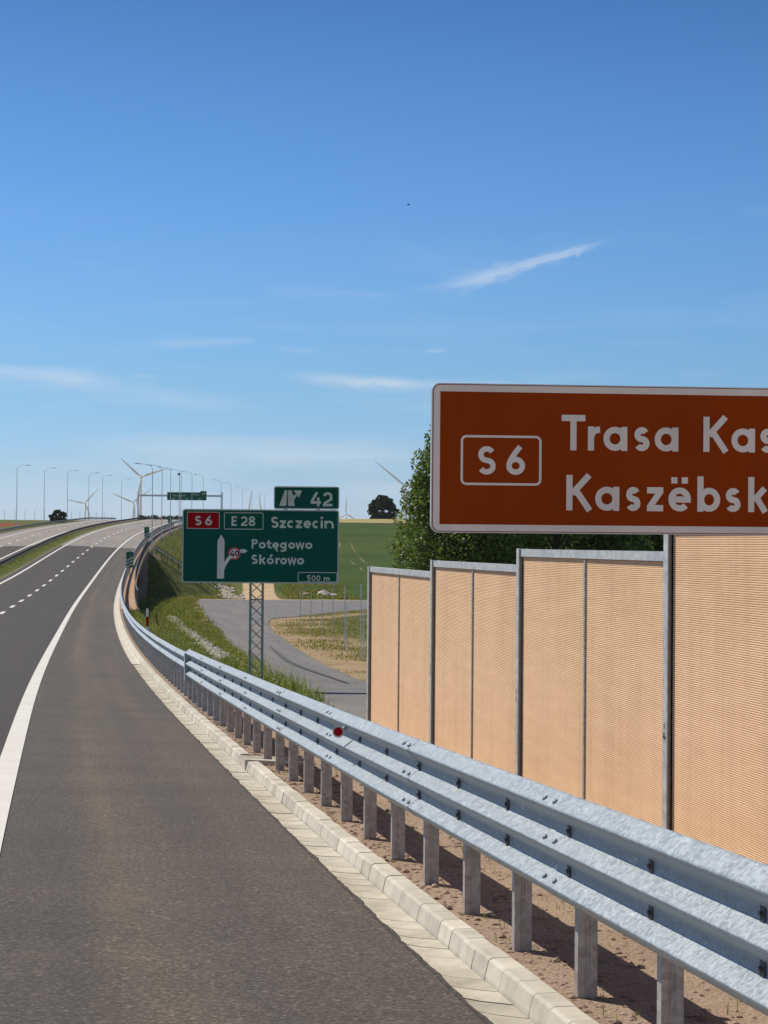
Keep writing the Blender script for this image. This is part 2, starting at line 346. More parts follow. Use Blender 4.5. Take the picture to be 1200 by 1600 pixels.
def mat_ground():
    m, nt, b = principled('open ground', rough=.95, spec=.15); n = NT(nt); ob = n.coord('Object')
    big = n.noise(ob, .06, 5, .6); mid = n.noise(ob, .9, 5, .65); fine = n.noise(ob, 14, 4, .7); vf = n.noise(ob, 60, 3, .7)
    def mask(a):
        w = n.math('ADD', n.attr(a), n.math('MULTIPLY', n.math('SUBTRACT', mid, .5), .8)); w = n.math('ADD', w, n.math('MULTIPLY', n.math('SUBTRACT', fine, .5), .5))
        return n.mrange(w, .42, .58)
    grass = n.ramp(mid, [(.28, (.055, .085, .016)), (.5, (.10, .125, .026)), (.68, (.17, .165, .048)), (.8, (.25, .20, .09))])
    grass = n.mix(.7, grass, n.ramp(fine, [(.3, (.55, .55, .5)), (.55, (1, 1, 1)), (.8, (1.4, 1.3, 1.1))]), 'MULTIPLY')
    field = n.ramp(big, [(.3, (.026, .062, .002)), (.5, (.042, .084, .004)), (.7, (.070, .100, .010))])
    rows = n.noise(n.coord('Object', (.55, .05, .1)), 1.0, 4, .6)
    field = n.mix(.6, field, n.ramp(rows, [(.3, (.72, .78, .7)), (.55, (1, 1, 1)), (.75, (1.3, 1.15, 1.1))]), 'MULTIPLY')
    field = n.mix(.5, field, n.ramp(mid, [(.3, (.7, .7, .7)), (.6, (1.1, 1.1, 1.1))]), 'MULTIPLY')
    gravel = n.ramp(vf, [(.25, (.13, .095, .07)), (.45, (.30, .225, .165)), (.62, (.43, .34, .26)), (.8, (.62, .54, .45))])
    gravel = n.mix(.6, gravel, n.ramp(mid, [(.3, (.66, .60, .55)), (.5, (.95, .92, .9)), (.68, (1.1, 1.08, 1.06))]), 'MULTIPLY')
    dirt = n.ramp(mid, [(.28, (.15, .11, .05)), (.42, (.30, .215, .125)), (.58, (.40, .30, .18)), (.75, (.46, .36, .23))])
    dirt = n.mix(.8, dirt, n.ramp(fine, [(.3, (.55, .53, .47)), (.55, (1, 1, .98)), (.75, (1.12, 1.1, 1.05))]), 'MULTIPLY')
    sand = n.ramp(fine, [(.3, (.50, .37, .23)), (.7, (.66, .51, .34))]); sand = n.mix(.8, sand, n.ramp(mid, [(.36, (.45, .40, .34)), (.5, (.9, .88, .84)), (.62, (1.06, 1.05, 1.02))]), 'MULTIPLY')
    grain = n.ramp(mid, [(.3, (.30, .255, .10)), (.7, (.42, .36, .16))])
    hedge = n.ramp(fine, [(.3, (.018, .022, .008)), (.7, (.06, .055, .022))])
    poppy = n.ramp(n.noise(ob, 2.0, 4, .7), [(.35, (.10, .12, .03)), (.5, (.28, .03, .02)), (.7, (.42, .035, .025))])
    col = n.mix(mask('field'), grass, field)
    for a, c in (('dirt', dirt), ('gravel', gravel), ('sand', sand), ('grain', grain), ('hedge', hedge), ('poppy', poppy)): col = n.mix(mask(a), col, c)
    nt.links.new(col, b.inputs['Base Color']); n.bump(n.math('ADD', fine, n.math('MULTIPLY', vf, .5)), b, .5, .03); return m
M_ground = mat_ground()

# ------------------------------------------------------------------ mesh helpers
class MB:
    def __init__(s): s.v = []; s.f = []; s.uv = {}; s.mi = {}
    def add(s, vs, fs, uvs=None):
        o = len(s.v); s.v += [tuple(v) for v in vs]
        for k, f in enumerate(fs):
            s.f.append(tuple(i+o for i in f))
            if uvs: s.uv[len(s.f)-1] = [uvs[i] for i in f]
        return s
    def box(s, c, ax, ay, az):
        """centre, three half-axis vectors"""
        c, ax, ay, az = Vector(c), Vector(ax), Vector(ay), Vector(az)
        vs = [c+ax*i+ay*j+az*k for i in (-1, 1) for j in (-1, 1) for k in (-1, 1)]
        return s.add(vs, [(0, 1, 3, 2), (4, 6, 7, 5), (0, 4, 5, 1), (2, 3, 7, 6), (0, 2, 6, 4), (1, 5, 7, 3)])
    def abox(s, x0, x1, y0, y1, z0, z1): return s.box(((x0+x1)/2, (y0+y1)/2, (z0+z1)/2), ((x1-x0)/2, 0, 0), (0, (y1-y0)/2, 0), (0, 0, (z1-z0)/2))
    def tube(s, pts, rad, n=8, cap=True):
        pts = [Vector(p) for p in pts]; rs = rad if isinstance(rad, (list, tuple)) else [rad]*len(pts)
        vs, fs = [], []; ref = None
        for i, p in enumerate(pts):
            t = (pts[min(i+1, len(pts)-1)]-pts[max(i-1, 0)]).normalized()
            if ref is None: ref = Vector((1, 0, 0)) if abs(t.x) < .9 else Vector((0, 1, 0))
            a = (ref-t*ref.dot(t)).normalized(); ref = a; b = t.cross(a)
            vs += [p+(a*math.cos(2*math.pi*k/n)+b*math.sin(2*math.pi*k/n))*rs[i] for k in range(n)]
        for i in range(len(pts)-1):
            fs += [(i*n+k, i*n+(k+1) % n, (i+1)*n+(k+1) % n, (i+1)*n+k) for k in range(n)]
        if cap: fs += [tuple(range(n))[::-1], tuple((len(pts)-1)*n+k for k in range(n))]
        return s.add(vs, fs)
    def sweep(s, rings, closed=True, cap=True, uvs=None):
        n = len(rings[0]); vs = [p for r in rings for p in r]; fs = []
        for i in range(len(rings)-1):
            for k in range(n if closed else n-1):
                fs.append((i*n+k, i*n+(k+1) % n, (i+1)*n+(k+1) % n, (i+1)*n+k))
        if cap and closed: fs += [tuple(range(n))[::-1], tuple((len(rings)-1)*n+k for k in range(n))]
        return s.add(vs, fs, uvs)
    def build(s, name, mat, parent=None, smooth=False, loc=None):
        off = Vector(loc) if loc is not None else (ORI[parent.name] if parent is not None else None)
        me = bpy.data.meshes.new(name)
        vs = s.v if off is None else [(a-off.x, b-off.y, c-off.z) for a, b, c in s.v]
        me.from_pydata(vs, [], s.f)
        for m in (mat if isinstance(mat, (list, tuple)) else [mat]): me.materials.append(m)
        if s.uv:
            lay = me.uv_layers.new(name='UVMap')
            for p in me.polygons:
                if p.index in s.uv:
                    for li, q in zip(p.loop_indices, s.uv[p.index]): lay.data[li].uv = q
        for i, k in s.mi.items(): me.polygons[i].material_index = k
        if smooth:
            for p in me.polygons: p.use_smooth = True
        me.update()
        o = bpy.data.objects.new(name, me); COL.objects.link(o)
        if parent is not None: o.parent = parent
        if loc is not None: o.location = loc
        ORI[o.name] = off if off is not None else Vector((0, 0, 0))
        return o
ORI = {}
def thing(name, label, cat, loc=(0, 0, 0), group=None, local=False):
    o = bpy.data.objects.new(name, None); COL.objects.link(o); o.location = loc; o.empty_display_size = .3
    o['label'] = label; o['category'] = cat
    if group: o['group'] = group
    ORI[o.name] = Vector((0, 0, 0)) if local else Vector(loc)
    return o
def tag(o, label, cat, group=None, kind=None):
    o['label'] = label; o['category'] = cat
    if group: o['group'] = group
    if kind: o['kind'] = kind
    return o
def struct(o): o['kind'] = 'structure'; return o
def copy_tree(o, parent=None):
    c = o.copy(); COL.objects.link(c)
    if parent is not None: c.parent = parent
    for ch in list(o.children): copy_tree(ch, c)
    return c
def frange(a, b, st):
    n = max(1, int(round((b-a)/st))); return [a+(b-a)*i/n for i in range(n+1)]
def ribbon(name, ss, prof, mat, rel=True):
    """sheet swept along the road; prof = [(o, dz), ...]"""
    mb = MB(); rings = []; uvs = []
    for s in ss:
        rings.append([(PR if rel else P)(s, o, dz) for o, dz in prof]); uvs += [(o, s) for o, dz in prof]
    mb.sweep(rings, closed=False, uvs=uvs); return mb

# ------------------------------------------------------------------ carriageways
near = frange(-30, 283, 1.0)
struct(ribbon('road', near, [(-7.95, 0), (-3.6, 0), (0, 0), (2.3, 0), (2.4865, 0)], M_asph).build('road', M_asph))
# broken asphalt edge over the gutter
mb = MB(); rings = []
for i, s in enumerate(frange(-4, 60, .05)):
    j = noise.noise(Vector((s*2.2, 0, 3)))*.035 + noise.noise(Vector((s*9, 0, 7)))*.018
    rings.append([PR(s, 2.47, .004), PR(s, 2.50+j*.6, .002), PR(s, 2.505+j, -.05)])
mb.sweep(rings, closed=False); struct(mb.build('road_edge', M_asph))
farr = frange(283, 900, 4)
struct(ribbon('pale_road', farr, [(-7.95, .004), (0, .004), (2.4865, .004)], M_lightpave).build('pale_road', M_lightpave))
LZ = -.2
def lz(o): return .36 + (-12.2-o)*-.018 - EX*0     # left carriageway: gentle fall, from the edge line level
def LP(s, o, dz=0): return P(s, o, .16+(-12.2-o)*-.0165+dz)
def lribbon(ss, os, dz, mat):
    mb = MB(); uvs = []; rings = []
    for s in ss:
        rings.append([LP(s, o, dz) for o in os]); uvs += [(o, s) for o in os]
    return mb.sweep(rings, closed=False, uvs=uvs)
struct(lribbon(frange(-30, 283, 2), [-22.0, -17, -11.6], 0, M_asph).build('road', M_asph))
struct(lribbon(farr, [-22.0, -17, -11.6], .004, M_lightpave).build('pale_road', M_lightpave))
# painted markings, 6 mm proud
allS = frange(-20, 600, 1.0)
struct(ribbon('edge_marking', allS, [(-.12, .010), (.12, .010)], M_paint).build('edge_marking', M_paint))
struct(ribbon('edge_marking', allS, [(-7.36, .010), (-7.12, .010)], M_paint).build('edge_marking', M_paint))
mb = MB()
for k in range(-8, 42):
    s = 114.875+11.9091*k
    mb.sweep([[PR(s-2.3+4.6*t/4, -3.73, .010), PR(s-2.3+4.6*t/4, -3.51, .010)] for t in range(5)], closed=False)
struct(mb.build('lane_marking', M_paint))
struct(lribbon(allS, [-12.34, -12.06], .010, M_paint).build('edge_marking', M_paint))
struct(lribbon(allS, [-19.54, -19.26], .010, M_paint).build('edge_marking', M_paint))
mb = MB()
for k in range(0, 50):
    s = 20+11.9091*k
    mb.sweep([[LP(s-2.2+4.4*t/3, -15.92, .010), LP(s-2.2+4.4*t/3, -15.68, .010)] for t in range(4)], closed=False)
struct(mb.build('lane_marking', M_paint))
# median ground
mb = MB(); rings = []
for s in frange(-30, 900, 1.5):
    rings.append([PR(s, -7.951, -.01), PR(s, -8.15, -.02), PR(s, -9.3, -.10), PR(s, -10.2, -.22), LP(s, -11.2, -.12), LP(s, -11.6, -.005)])
mb.sweep(rings, closed=False); med = mb.build('median', M_ground); struct(med)
lv = med.data.attributes.new('gravel', 'FLOAT', 'POINT')
for i, v in enumerate(med.data.vertices): lv.data[i].value = .9 if (i % 6) in (0,) else (.25 if (i % 6) in (1,) else (.65 if i % 6 >= 4 else .0))

# gutter and kerb: separate cast pieces with open joints near the camera
OUTLET = 24.6
mbk, mbg = MB(), MB()
s = -3.0; rk = random.Random(3)
while s < 60:
    L = .33; g = .007
    a, b = s+g/2, s+L-g/2
    wob = rk.uniform(-.004, .004); wz = rk.uniform(-.003, .003)
    if not (OUTLET-.75 < s < OUTLET+.28):
        prof = [(2.725, -.135), (2.728, -.092), (2.748, -.012), (2.768, 0.0), (2.868, .002), (2.882, -.012), (2.884, -.16)]
        mbk.sweep([[P(t, o+wob, z+wz-EX*.0) for o, z in prof] for t in (a, b)])
    # gutter slabs, joints running obliquely
    sk = .36
    wz = rk.uniform(-.003, .003)
    def GP(t, o, z): return P(t-(o-2.49)*sk/.24*1.0, o, z)
    pr = [(2.30, -.20), (2.30, -.130), (2.60, -.126), (2.722, -.112), (2.722, -.20)]
    mbg.sweep([[GP(t, o, z+wz) for o, z in pr] for t in (a+.002, b-.002)])
    s += L
kerb = mbk.build('kerb', M_kerb); struct(kerb); struct(mbg.build('gutter', M_gutter))
# mortar bed below the joints, and the plain distant kerb
struct(ribbon('gutter_bed', frange(-3, 60, .5), [(2.30, -.17), (2.735, -.15), (2.765, -.035), (2.86, -.02), (2.875, -.2)], M_gutter, rel=False).build('gutter_bed', M_stone))
mb = MB(); prof = [(2.40, -.24), (2.40, -.105), (2.49, -.108), (2.72, -.112), (2.728, -.092), (2.748, -.012), (2.768, 0), (2.868, .002), (2.884, -.012), (2.884, -.24)]
mb.sweep([[P(t, o, z) for o, z in prof] for t in frange(60.01, 620, 1.5)]); struct(mb.build('kerb', M_kerb))
# drain outlet: a cast concrete chute that breaks the kerb and runs off behind it
ot = thing('drain_outlet', 'pale concrete drain chute opening through a gap in the kerb under the guardrail', 'drain', P(OUTLET, 2.9))
for o0, o1, z in ((2.71, 3.09, -.055), (3.10, 3.50, -.075)):
    sec = [(-.66, -.16), (-.66, .075), (-.55, .08), (-.28, -.045), (-.08, -.05), (.17, .06), (.28, .055), (.28, -.16)]
    MB().sweep([[P(OUTLET+a, o, z+b-(o-o0)*.06) for a, b in sec] for o in (o0, o0+.012, o1-.012, o1)]).build('trough', M_kerb, ot)

# ------------------------------------------------------------------ terrain
def build_ground(name, ss, os, zone):
    mb = MB(); rings = []; co = []
    for s in ss:
        rings.append([G(s, o) for o in os]); co += [(s, o) for o in os]
    mb.sweep(rings, closed=False); ob = mb.build(name, M_ground, smooth=True); struct(ob)
    names = ('field', 'dirt', 'gravel', 'sand', 'grain', 'hedge', 'poppy')
    val = {n: [0.0]*len(co) for n in names}
    for i, (s, o) in enumerate(co):
        for n, w in zone(s, o).items(): val[n][i] = w
    for n in names:
        ob.data.attributes.new(n, 'FLOAT', 'POINT').data.foreach_set('value', val[n])
    return ob
SRV_L = [(-20, 6.6), (20, 6.4), (33, 5.9), (41, 6.05), (51, 6.7), (65, 7.3), (84, 7.8), (107, 8.3), (140, 9.1), (181, 9.9), (231, 10.4), (262, 10.9)]
SRV_R = [(-20, 9.0), (20, 9.3), (64, 10.0), (74, 10.3), (89, 10.7), (105, 11.3), (126, 12.2), (140, 13.0), (152, 14.6), (166, 17.5), (178, 21.1), (194, 26), (215, 34)]
def zone_right(s, o):
    z = {}; x, y = xy(s, o); D = depth(x, y)
    l = lerp_tab([a for a, b in SRV_L], [b for a, b in SRV_L], s)
    r = lerp_tab([a for a, b in SRV_R], [b for a, b in SRV_R], s)
    if s < 230: z['field'] = sstep(30, 45, o)
    else: z['field'] = sstep(16, 21, o-(s-290)*.05) if s > 300 else sstep(20, 26, o)
    if s < 32: z['gravel'] = 1.0
    elif s < 128: z['gravel'] = 1.0-sstep(3.5, 3.95, o)*1.2
    else: z['gravel'] = 1-sstep(3.6, 4.4, o)
    if s >= 283: z['gravel'] = max(z['gravel'], 1-sstep(283, 292, s)*1.5*sstep(3.6, 5, o)) if o < 6 else 0
    d = 0
    if 50 < s < 262: d = max(d, 1-abs(o-l)/.9)                         # worn verge along the service road
    if s > 55 and o > r-.6 and s < 240 and o > 8:
        d = max(d, 1.15-sstep(r+.8, r+5.5, o)*.85)
    if BR0-4 < s < BR1-14 and o < 7: d = max(d, .32)
    if 252 < s < 262 and o > 8: d = max(d, .8)
    z['dirt'] = max(0, d)
    ub = 10+(s-247)*.45
    z['sand'] = (sstep(256, 262, s)*(1-sstep(335, 360, s))*sstep(15.6+(s-256)*.016, 17.6+(s-256)*.016, o)*(1-sstep(20.3+(s-256)*.02, 21.8+(s-256)*.02, o))) + (.75*(1-abs(s-259)/5) if abs(s-259) < 5 and 10 < o < 34 else 0)
    z['grain'] = sstep(585, 592, D); z['hedge'] = .95*(1-abs(D-582)/8) if abs(D-582) < 8 and o < 62 else 0
    for ts in (0.0, 2.6):                                                 # wheel tracks across the field
        if 330 < s < 490: 
            tc_ = 39.2+(s-380)*-.012+ts+ (0 if s > 400 else (400-s)*.02); z['dirt'] = max(z['dirt'], .62-abs(o-tc_)/1.2 if abs(o-tc_) < .5 else 0)
    return z
osr = [2.87, 2.95, 3.05, 3.2, 3.4, 3.6, 3.8, 4.0, 4.2, 4.5, 4.8, 5.2, 5.6, 6, 6.4, 6.8, 7.2, 7.6, 8, 8.5, 9, 9.5, 10, 10.5, 11, 11.5, 12, 12.6, 13.2, 14, 15, 16, 17, 18, 19, 20, 21, 22, 23, 24, 26, 28, 30, 33, 36, 38, 39, 39.6, 40.2, 40.8, 41.4, 42, 42.6, 43.2, 44, 46, 50, 55, 60, 70, 85, 110, 150, 210, 300, 450, 700, 1100, 1800]
ssr = frange(-40, 20, 1) + frange(20.5, 130, .75) + frange(131, 300, 1.25) + frange(302, 700, 4) + [720, 760, 820, 900, 1000, 1200, 1500, 2000, 3000, 4500, 7000, 9000]
build_ground('ground', ssr, osr, zone_right)
def zone_left(s, o):
    z = {'field': sstep(60, 90, -o)}
    if 385 < s < 480: z['poppy'] = .62*sstep(28, 30, -o)*(1-sstep(36, 40, -o))*(1-sstep(440, 480, s))
    z['grain'] = sstep(560, 600, s)*.9; z['gravel'] = 1-sstep(23.2, 23.8, -o)
    return z
osl = [-22.0, -22.6, -23.2, -23.8, -24.5, -25.5, -27, -29, -31, -34, -38, -43, -50, -60, -75, -100, -150, -220, -320, -500, -900, -1600]
build_ground('ground', frange(-40, 700, 5)+[720, 760, 820, 900, 1000, 1200, 1500, 2000, 3000, 4500, 7000, 9000], osl[::-1], zone_left)
mb = MB(); mb.sweep([[P(s, -7.95, .15), P(s, 2.9, -.1)] for s in (900, 1300, 2500)], closed=False)
# land beyond the crest under both carriageways
mb = MB(); rings = []
for s in [890, 1000, 1200, 1500, 2000, 3000, 4500, 7000, 9000]:
    rings.append([Vector((*xy(s, o), lerp_tab(ZTX, ZTY, s)-.15)) for o in (-23, -12, 0, 4)])
mb.sweep(rings, closed=False); struct(mb.build('ground', M_ground, smooth=True))
# far wooded ridge on the horizon
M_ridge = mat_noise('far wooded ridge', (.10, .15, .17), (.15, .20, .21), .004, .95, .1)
mb = MB(); rings = []
for i in range(90):
    a = YAW-.45+i*.01; h = 44+noise.noise(Vector((i*.11, 0, 0)))*16+noise.noise(Vector((i*.5, 3, 0)))*5
    c, sn = math.sin(a), math.cos(a)
    rings.append([(c*5200, sn*5200, -5), (c*5450, sn*5450, h*.7), (c*5700, sn*5700, h), (c*7000, sn*7000, h*.6)])
mb.sweep(rings, closed=False); struct(mb.build('hills', M_ridge, smooth=True))
# service road: sheet draped on the ground
def strip(name, L, Rr, mat, ss, ncol=9, dz=.035):
    mb = MB(); rings = []; uvs = []
    for s in ss:
        a = lerp_tab([p[0] for p in L], [p[1] for p in L], s); b = lerp_tab([p[0] for p in Rr], [p[1] for p in Rr], s)
        j = noise.noise(Vector((s*.6, 1, 0)))*.18; a += j; b += noise.noise(Vector((s*.6, 9, 0)))*.15
        rings.append([G(s, a+(b-a)*k/(ncol-1), dz) for k in range(ncol)]); uvs += [(a+(b-a)*k/(ncol-1), s) for k in range(ncol)]
    mb.sweep(rings, closed=False, uvs=uvs); return struct(mb.build(name, mat, smooth=True))
SRV_R2 = [(-20, 9.0), (20, 9.3), (64, 10.0), (74, 10.3), (89, 10.7), (105, 11.3), (126, 12.2), (140, 13.0), (151, 13.9), (155, 14.8), (160, 16.4), (165, 18.2), (172, 20.2), (180, 22.5), (195, 27), (215, 34), (240, 46), (258, 60)]
strip('service_road', SRV_L, SRV_R2, M_service, frange(-20, 256, .6), 40)

M_skid = mat_noise('dark skid mark', (.05, .05, .052), (.12, .12, .125), 3, .85, .3)
mb = MB(); SK = [(64, 9.35), (70, 9.3), (76, 9.25), (84, 9.3), (92, 9.6), (99, 9.9)]
mb.sweep([[G(s, lerp_tab([a for a, b in SK], [b for a, b in SK], s)+w*(.3+.7*math.sin(math.pi*(s-63.5)/36)), .062) for w in (-.11, 0, .11)] for s in frange(64, 99, .6)], closed=False)
struct(mb.build('skid_mark', M_skid))

# ------------------------------------------------------------------ bridge carrying the road
br = thing('bridge', 'grey concrete road bridge with a walkway and steel balustrade beside the right carriageway', 'bridge', P(BR0, 3.9))
mb = MB()
mb.sweep([[P(s, -8.2, -.30), P(s, -8.2, -1.3), P(s, 1.8, -1.5), P(s, 3.7, -.72), P(s, 4.0, -.62), P(s, 4.0, -.26), P(s, 2.9, -.24)] for s in frange(BR0-.5, BR1+.5, 2)]); mb.build('deck', M_bconc, br)
mb = MB(); mb.sweep([[P(s, 2.885, -.2), P(s, 4.08, -.25), P(s, 4.08, .02), P(s, 3.86, .03), P(s, 3.85, -.03), P(s, 2.885, -.02)] for s in frange(BR0-1, BR1+1, 2)]); mb.build('walkway', M_cap, br)
for s0, s1 in ((BR0-1.5, BR0+.2), (BR1-.2, BR1+1.5)):
    MB().sweep([[P(s, -8.2, -.4), P(s, 4.02, -.3), P(s, 4.02, -7), P(s, -8.2, -7)] for s in (s0, s1)]).build('abutment', M_bconc, br)
for sp in (BR0+52, BR0+104):
    for oo in (-5.5, -1.5, 2.0):
        MB().tube([P(sp, oo, -1.2), P(sp, oo, -9)], .45, 14).build('pier', M_bconc, br)
for k, s in enumerate(frange(BR0-.8, BR1+.5, 2.0)):
    MB().box(P(s, 3.97, .58), (.028, 0, 0), (0, .035, 0), (0, 0, .56)).build('balustrade_post', M_darksteel, br)
for nm, z, h in (('handrail', 1.15, .035), ('rail', .22, .02)):
    mb = MB(); mb.sweep([[P(s, 3.93, z-h), P(s, 4.01, z-h), P(s, 4.01, z+h), P(s, 3.93, z+h)] for s in frange(BR0-.8, BR1+.5, 2)]); mb.build(nm, M_darksteel, br)
mb = MB()
for s in frange(BR0-.6, BR1+.3, .16):
    mb.box(P(s, 3.97, .68), (.009, 0, 0), (0, .009, 0), (0, 0, .46))
mb.build('bars', M_darksteel, br)

mb = MB(); rings = []
for s in frange(BR0-2, BR1+2, 3): rings.append([Vector((*xy(s, o), min(-4.2, lerp_tab(ZTX, ZTY, depth(*xy(s, o)))-.05))) for o in (-26, -12, -2, 2.9, 3.2)])
mb.sweep(rings, closed=False); struct(mb.build('ground', M_ground))
mb = MB(); mb.sweep([[LP(s, -22.6, -.3), LP(s, -22.6, -1.3), LP(s, -11.4, -1.4), LP(s, -11.4, -.3)] for s in frange(BR0-.5, BR1+.5, 2)]); mb.build('deck', M_bconc, br)
mb = MB(); mb.sweep([[P(s, -23.2, -.25), P(s, -23.2, -9), P(s, -22.7, -9), P(s, -22.7, -.25)] for s in frange(BR0-.5, BR1+.5, 3)]); mb.build('light_block_wall', M_bconc, br)  # unseen wall added to close the underpass and keep it dark
mb = MB(); mb.sweep([[P(s, -11.3, -.5), P(s, -11.3, -1.2), P(s, -8.3, -1.2), P(s, -8.3, -.5)] for s in frange(BR0-.5, BR1+.5, 2)]); mb.build('median_deck', M_bconc, br)

# ------------------------------------------------------------------ guardrails
def wave_profile(n, top, per=.194):
    """(o offset from front, z) outline, front then back; n ridges"""
    fr = [(.080, 0), (.076, -.006), (.052, -.024), (.012, -.055), (.003, -.063), (0, -.070), (.003, -.079)]
    z0 = -.070
    pts = fr[:]
    for k in range(1, n):
        zc = z0-per*k; zp = zc+per
        pts += [(.010, zp-.020), (.066, zp-.070), (.077, zp-.082), (.080, zp-.092), (.080, zp-.124), (.077, zp-.133), (.066, zp-.143), (.012, zc+.013), (.003, zc+.005), (0, zc), (.003, zc-.009)]
    zc = z0-per*(n-1)
    pts += [(.010, zc-.020), (.060, zc-.062), (.070, zc-.068)]
    front = [(a, top+b) for a, b in pts]; back = [(a+.005, b-.001) for a, b in front[::-1]]
    return front+back
def beam(sa, sb, n, top, o_front, step, lift=0.0, flip=False, base=P):
    pr = wave_profile(n, top); mb = MB()
    sg = -1 if flip else 1
    mb.sweep([[base(s, o_front+sg*a-sg*lift, z) for a, z in pr] for s in frange(sa, sb, step)]); return mb
def bolt_at(mb, s, o, z, r=.015):
    c = P(s, o, z); t = heading(s); n = Vector((-math.cos(t), math.sin(t), 0)); n = (n+Vector((0, 0, .75))).normalized()
    mb.tube([c-n*.003, c+n*.007, c+n*.011], [r, r, r*.55], 8)
PS, PL = 9.6505, 1.3538
OB = 2.885                                            # front of the beam ridges
gr = thing('guardrail', 'galvanised steel guardrail with a three wave beam on dense posts along the kerb', 'guardrail', P(PS, 3.04, 0))
gr['label'] = 'near galvanised steel guardrail with a three wave beam in front of the tan noise wall'
JOINT = 38.6
posts_s = [PS+PL*k for k in range(-10, 22)]
post_me = None
def post_mb(s, z0=-.3, z1=.78, ofs=2.995):
    t = heading(s); ax = Vector((math.cos(t), -math.sin(t), 0)); ay = Vector((math.sin(t), math.cos(t), 0)); c = P(s, ofs, 0)
    w, d, th_ = .098, .062, .005
    # C section: web faces back along the road, lips fold away from it
    prof = [(0, 0), (w*.36, 0), (w*.42, .006), (w*.58, .006), (w*.64, 0), (w, 0), (w, d), (w-.02, d), (w-.02, d-th_), (w-th_, d-th_), (w-th_, th_), (w*.62, th_), (w*.57, th_+.006), (w*.43, th_+.006), (w*.38, th_), (th_, th_), (th_, d-th_), (.02, d-th_), (.02, d), (0, d)]
    mb = MB(); mb.sweep([[c+ax*a+ay*b+Vector((0, 0, z)) for a, b in prof] for z in (z0, z1)]); return mb
for k, s in enumerate(posts_s):
    post_mb(s).build('post', M_post, gr)
    mb = MB(); t = heading(s); ax = Vector((math.cos(t), -math.sin(t), 0)); ay = Vector((math.sin(t), math.cos(t), 0))
    for zc in (.752, .558):
        c = P(s+.03, OB+.072, zc); mb.box(c, ax*.004, ay*.024, Vector((0, 0, .033))); mb.tube([c-ax*.004, c-ax*.016], .012, 6)
        mb.box(P(s+.03, OB+.098, zc), ax*.012, ay*.03, Vector((0, 0, .04)))
    mb.build('bracket', M_darksteel, gr)
edges = [PS+.22-PL*3*k for k in range(4, 0, -1)] + [PS+.22+PL*3*k for k in range(0, 7)] + [JOINT]
for k in range(len(edges)-1):
    sa, sb = edges[k]-.16, edges[k+1]+.16
    bm_ = beam(sa, sb, 3, .93, OB, .5, lift=.004 if k % 2 else 0.0)
    bo = bm_.build('beam', M_steel, gr)
    mb = MB()
    for ds in (-.10, .10):
        for q in range(3):
            bolt_at(mb, edges[k]+ds, OB+.022-(.006 if k % 2 else 0), .93-.044-.194*q+.002)
    mb.build('bolts', M_steel, bo)
# round red reflector on a little bracket on the beam
rf = thing('reflector', 'small round red reflector on a bracket fixed to the near guardrail beam', 'reflector', P(16.9, OB, .76))
c = P(16.9, OB-.045, .79); t = heading(16.9); dn = Vector((-math.sin(t)-.25, -math.cos(t), 0)).normalized()
MB().tube([c, c+dn*.012], .036, 20).build('lens', M_reflector, rf); MB().tube([c-dn*.006, c-dn*.001], .050, 20).build('rim', M_plastic, rf)
MB().box(c-dn*.02+Vector((.06, 0, .03)), (.07, .01, .045), (0, .012, 0), (.012, 0, -.012)).build('bracket', M_bolt, rf)

gr2 = thing('guardrail', 'galvanised two wave guardrail curving away along the kerb and over the bridge', 'guardrail', P(JOINT, 3.04, 0))
stuffp = MB(); cnt = 0
for k in range(0, 300):
    s = posts_s[-1]+PL*(k+1)
    if s < JOINT+.1 or s > 420: continue
    cnt += 1
    if cnt <= 99: post_mb(s, -.3, .74).build('post', M_post, gr2)
    else:
        m_ = post_mb(s, -.3, .74); stuffp.add(m_.v, m_.f)
so = stuffp.build('posts', M_post, gr2); so['kind'] = 'stuff'
e2 = [JOINT]+frange(JOINT+4, 160, 4.0)+frange(176, 600, 16)
for k in range(len(e2)-1):
    beam(e2[k]-(.0 if k == 0 else .16), e2[k+1]+.16, 2, .845, OB+.01, 1.0 if e2[k] < 160 else 4, lift=.006 if k % 2 else 0).build('beam', M_steel, gr2)
MB().sweep([[P(s, OB+.0, .34), P(s, OB-.012, .42), P(s, OB-.012, .86), P(s, OB+.09, .94), P(s, OB+.1, .94), P(s, OB+.1, .34)] for s in (JOINT-.16, JOINT+.12)]).build('transition_plate', M_steel, gr2)

def long_rail(label, group, o, base, z_top, s0, s1, pitch, flip, span=16):
    t_ = thing('guardrail', label, 'guardrail', base(s0, o, 0))
    st = MB(); n = 0
    for s in frange(s0, s1, pitch):
        m_ = MB(); m_.box(base(s, o, z_top/2-.25), (.03, 0, 0), (0, .05, 0), (0, 0, z_top/2+.2)); n += 1
        if n <= 99: m_.build('post', M_darksteel, t_)
        else: st.add(m_.v, m_.f)
    q = st.build('posts', M_darksteel, t_); q['kind'] = 'stuff'
    for a in frange(s0, s1-span, span):
        pr = wave_profile(2, z_top)
        for sg in ((1, -1) if flip == 2 else ((-1,) if flip else (1,))):
            mb = MB(); mb.sweep([[base(s, o+sg*(a_-.13), z) for a_, z in pr] for s in frange(a, a+span+.2, 4)]); mb.build('beam', M_medsteel, t_)
    return t_
long_rail('dark guardrail on dense posts along the grassy median between the carriageways', None, -10.3, lambda s, o, z=0: P(s, o, z), .76, 100, 560, 1.34, False)
long_rail('grey guardrail along the far left edge of the left carriageway', None, -22.4, lambda s, o, z=0: P(s, o, z-.05), .74, 260, 560, 1.9, True)

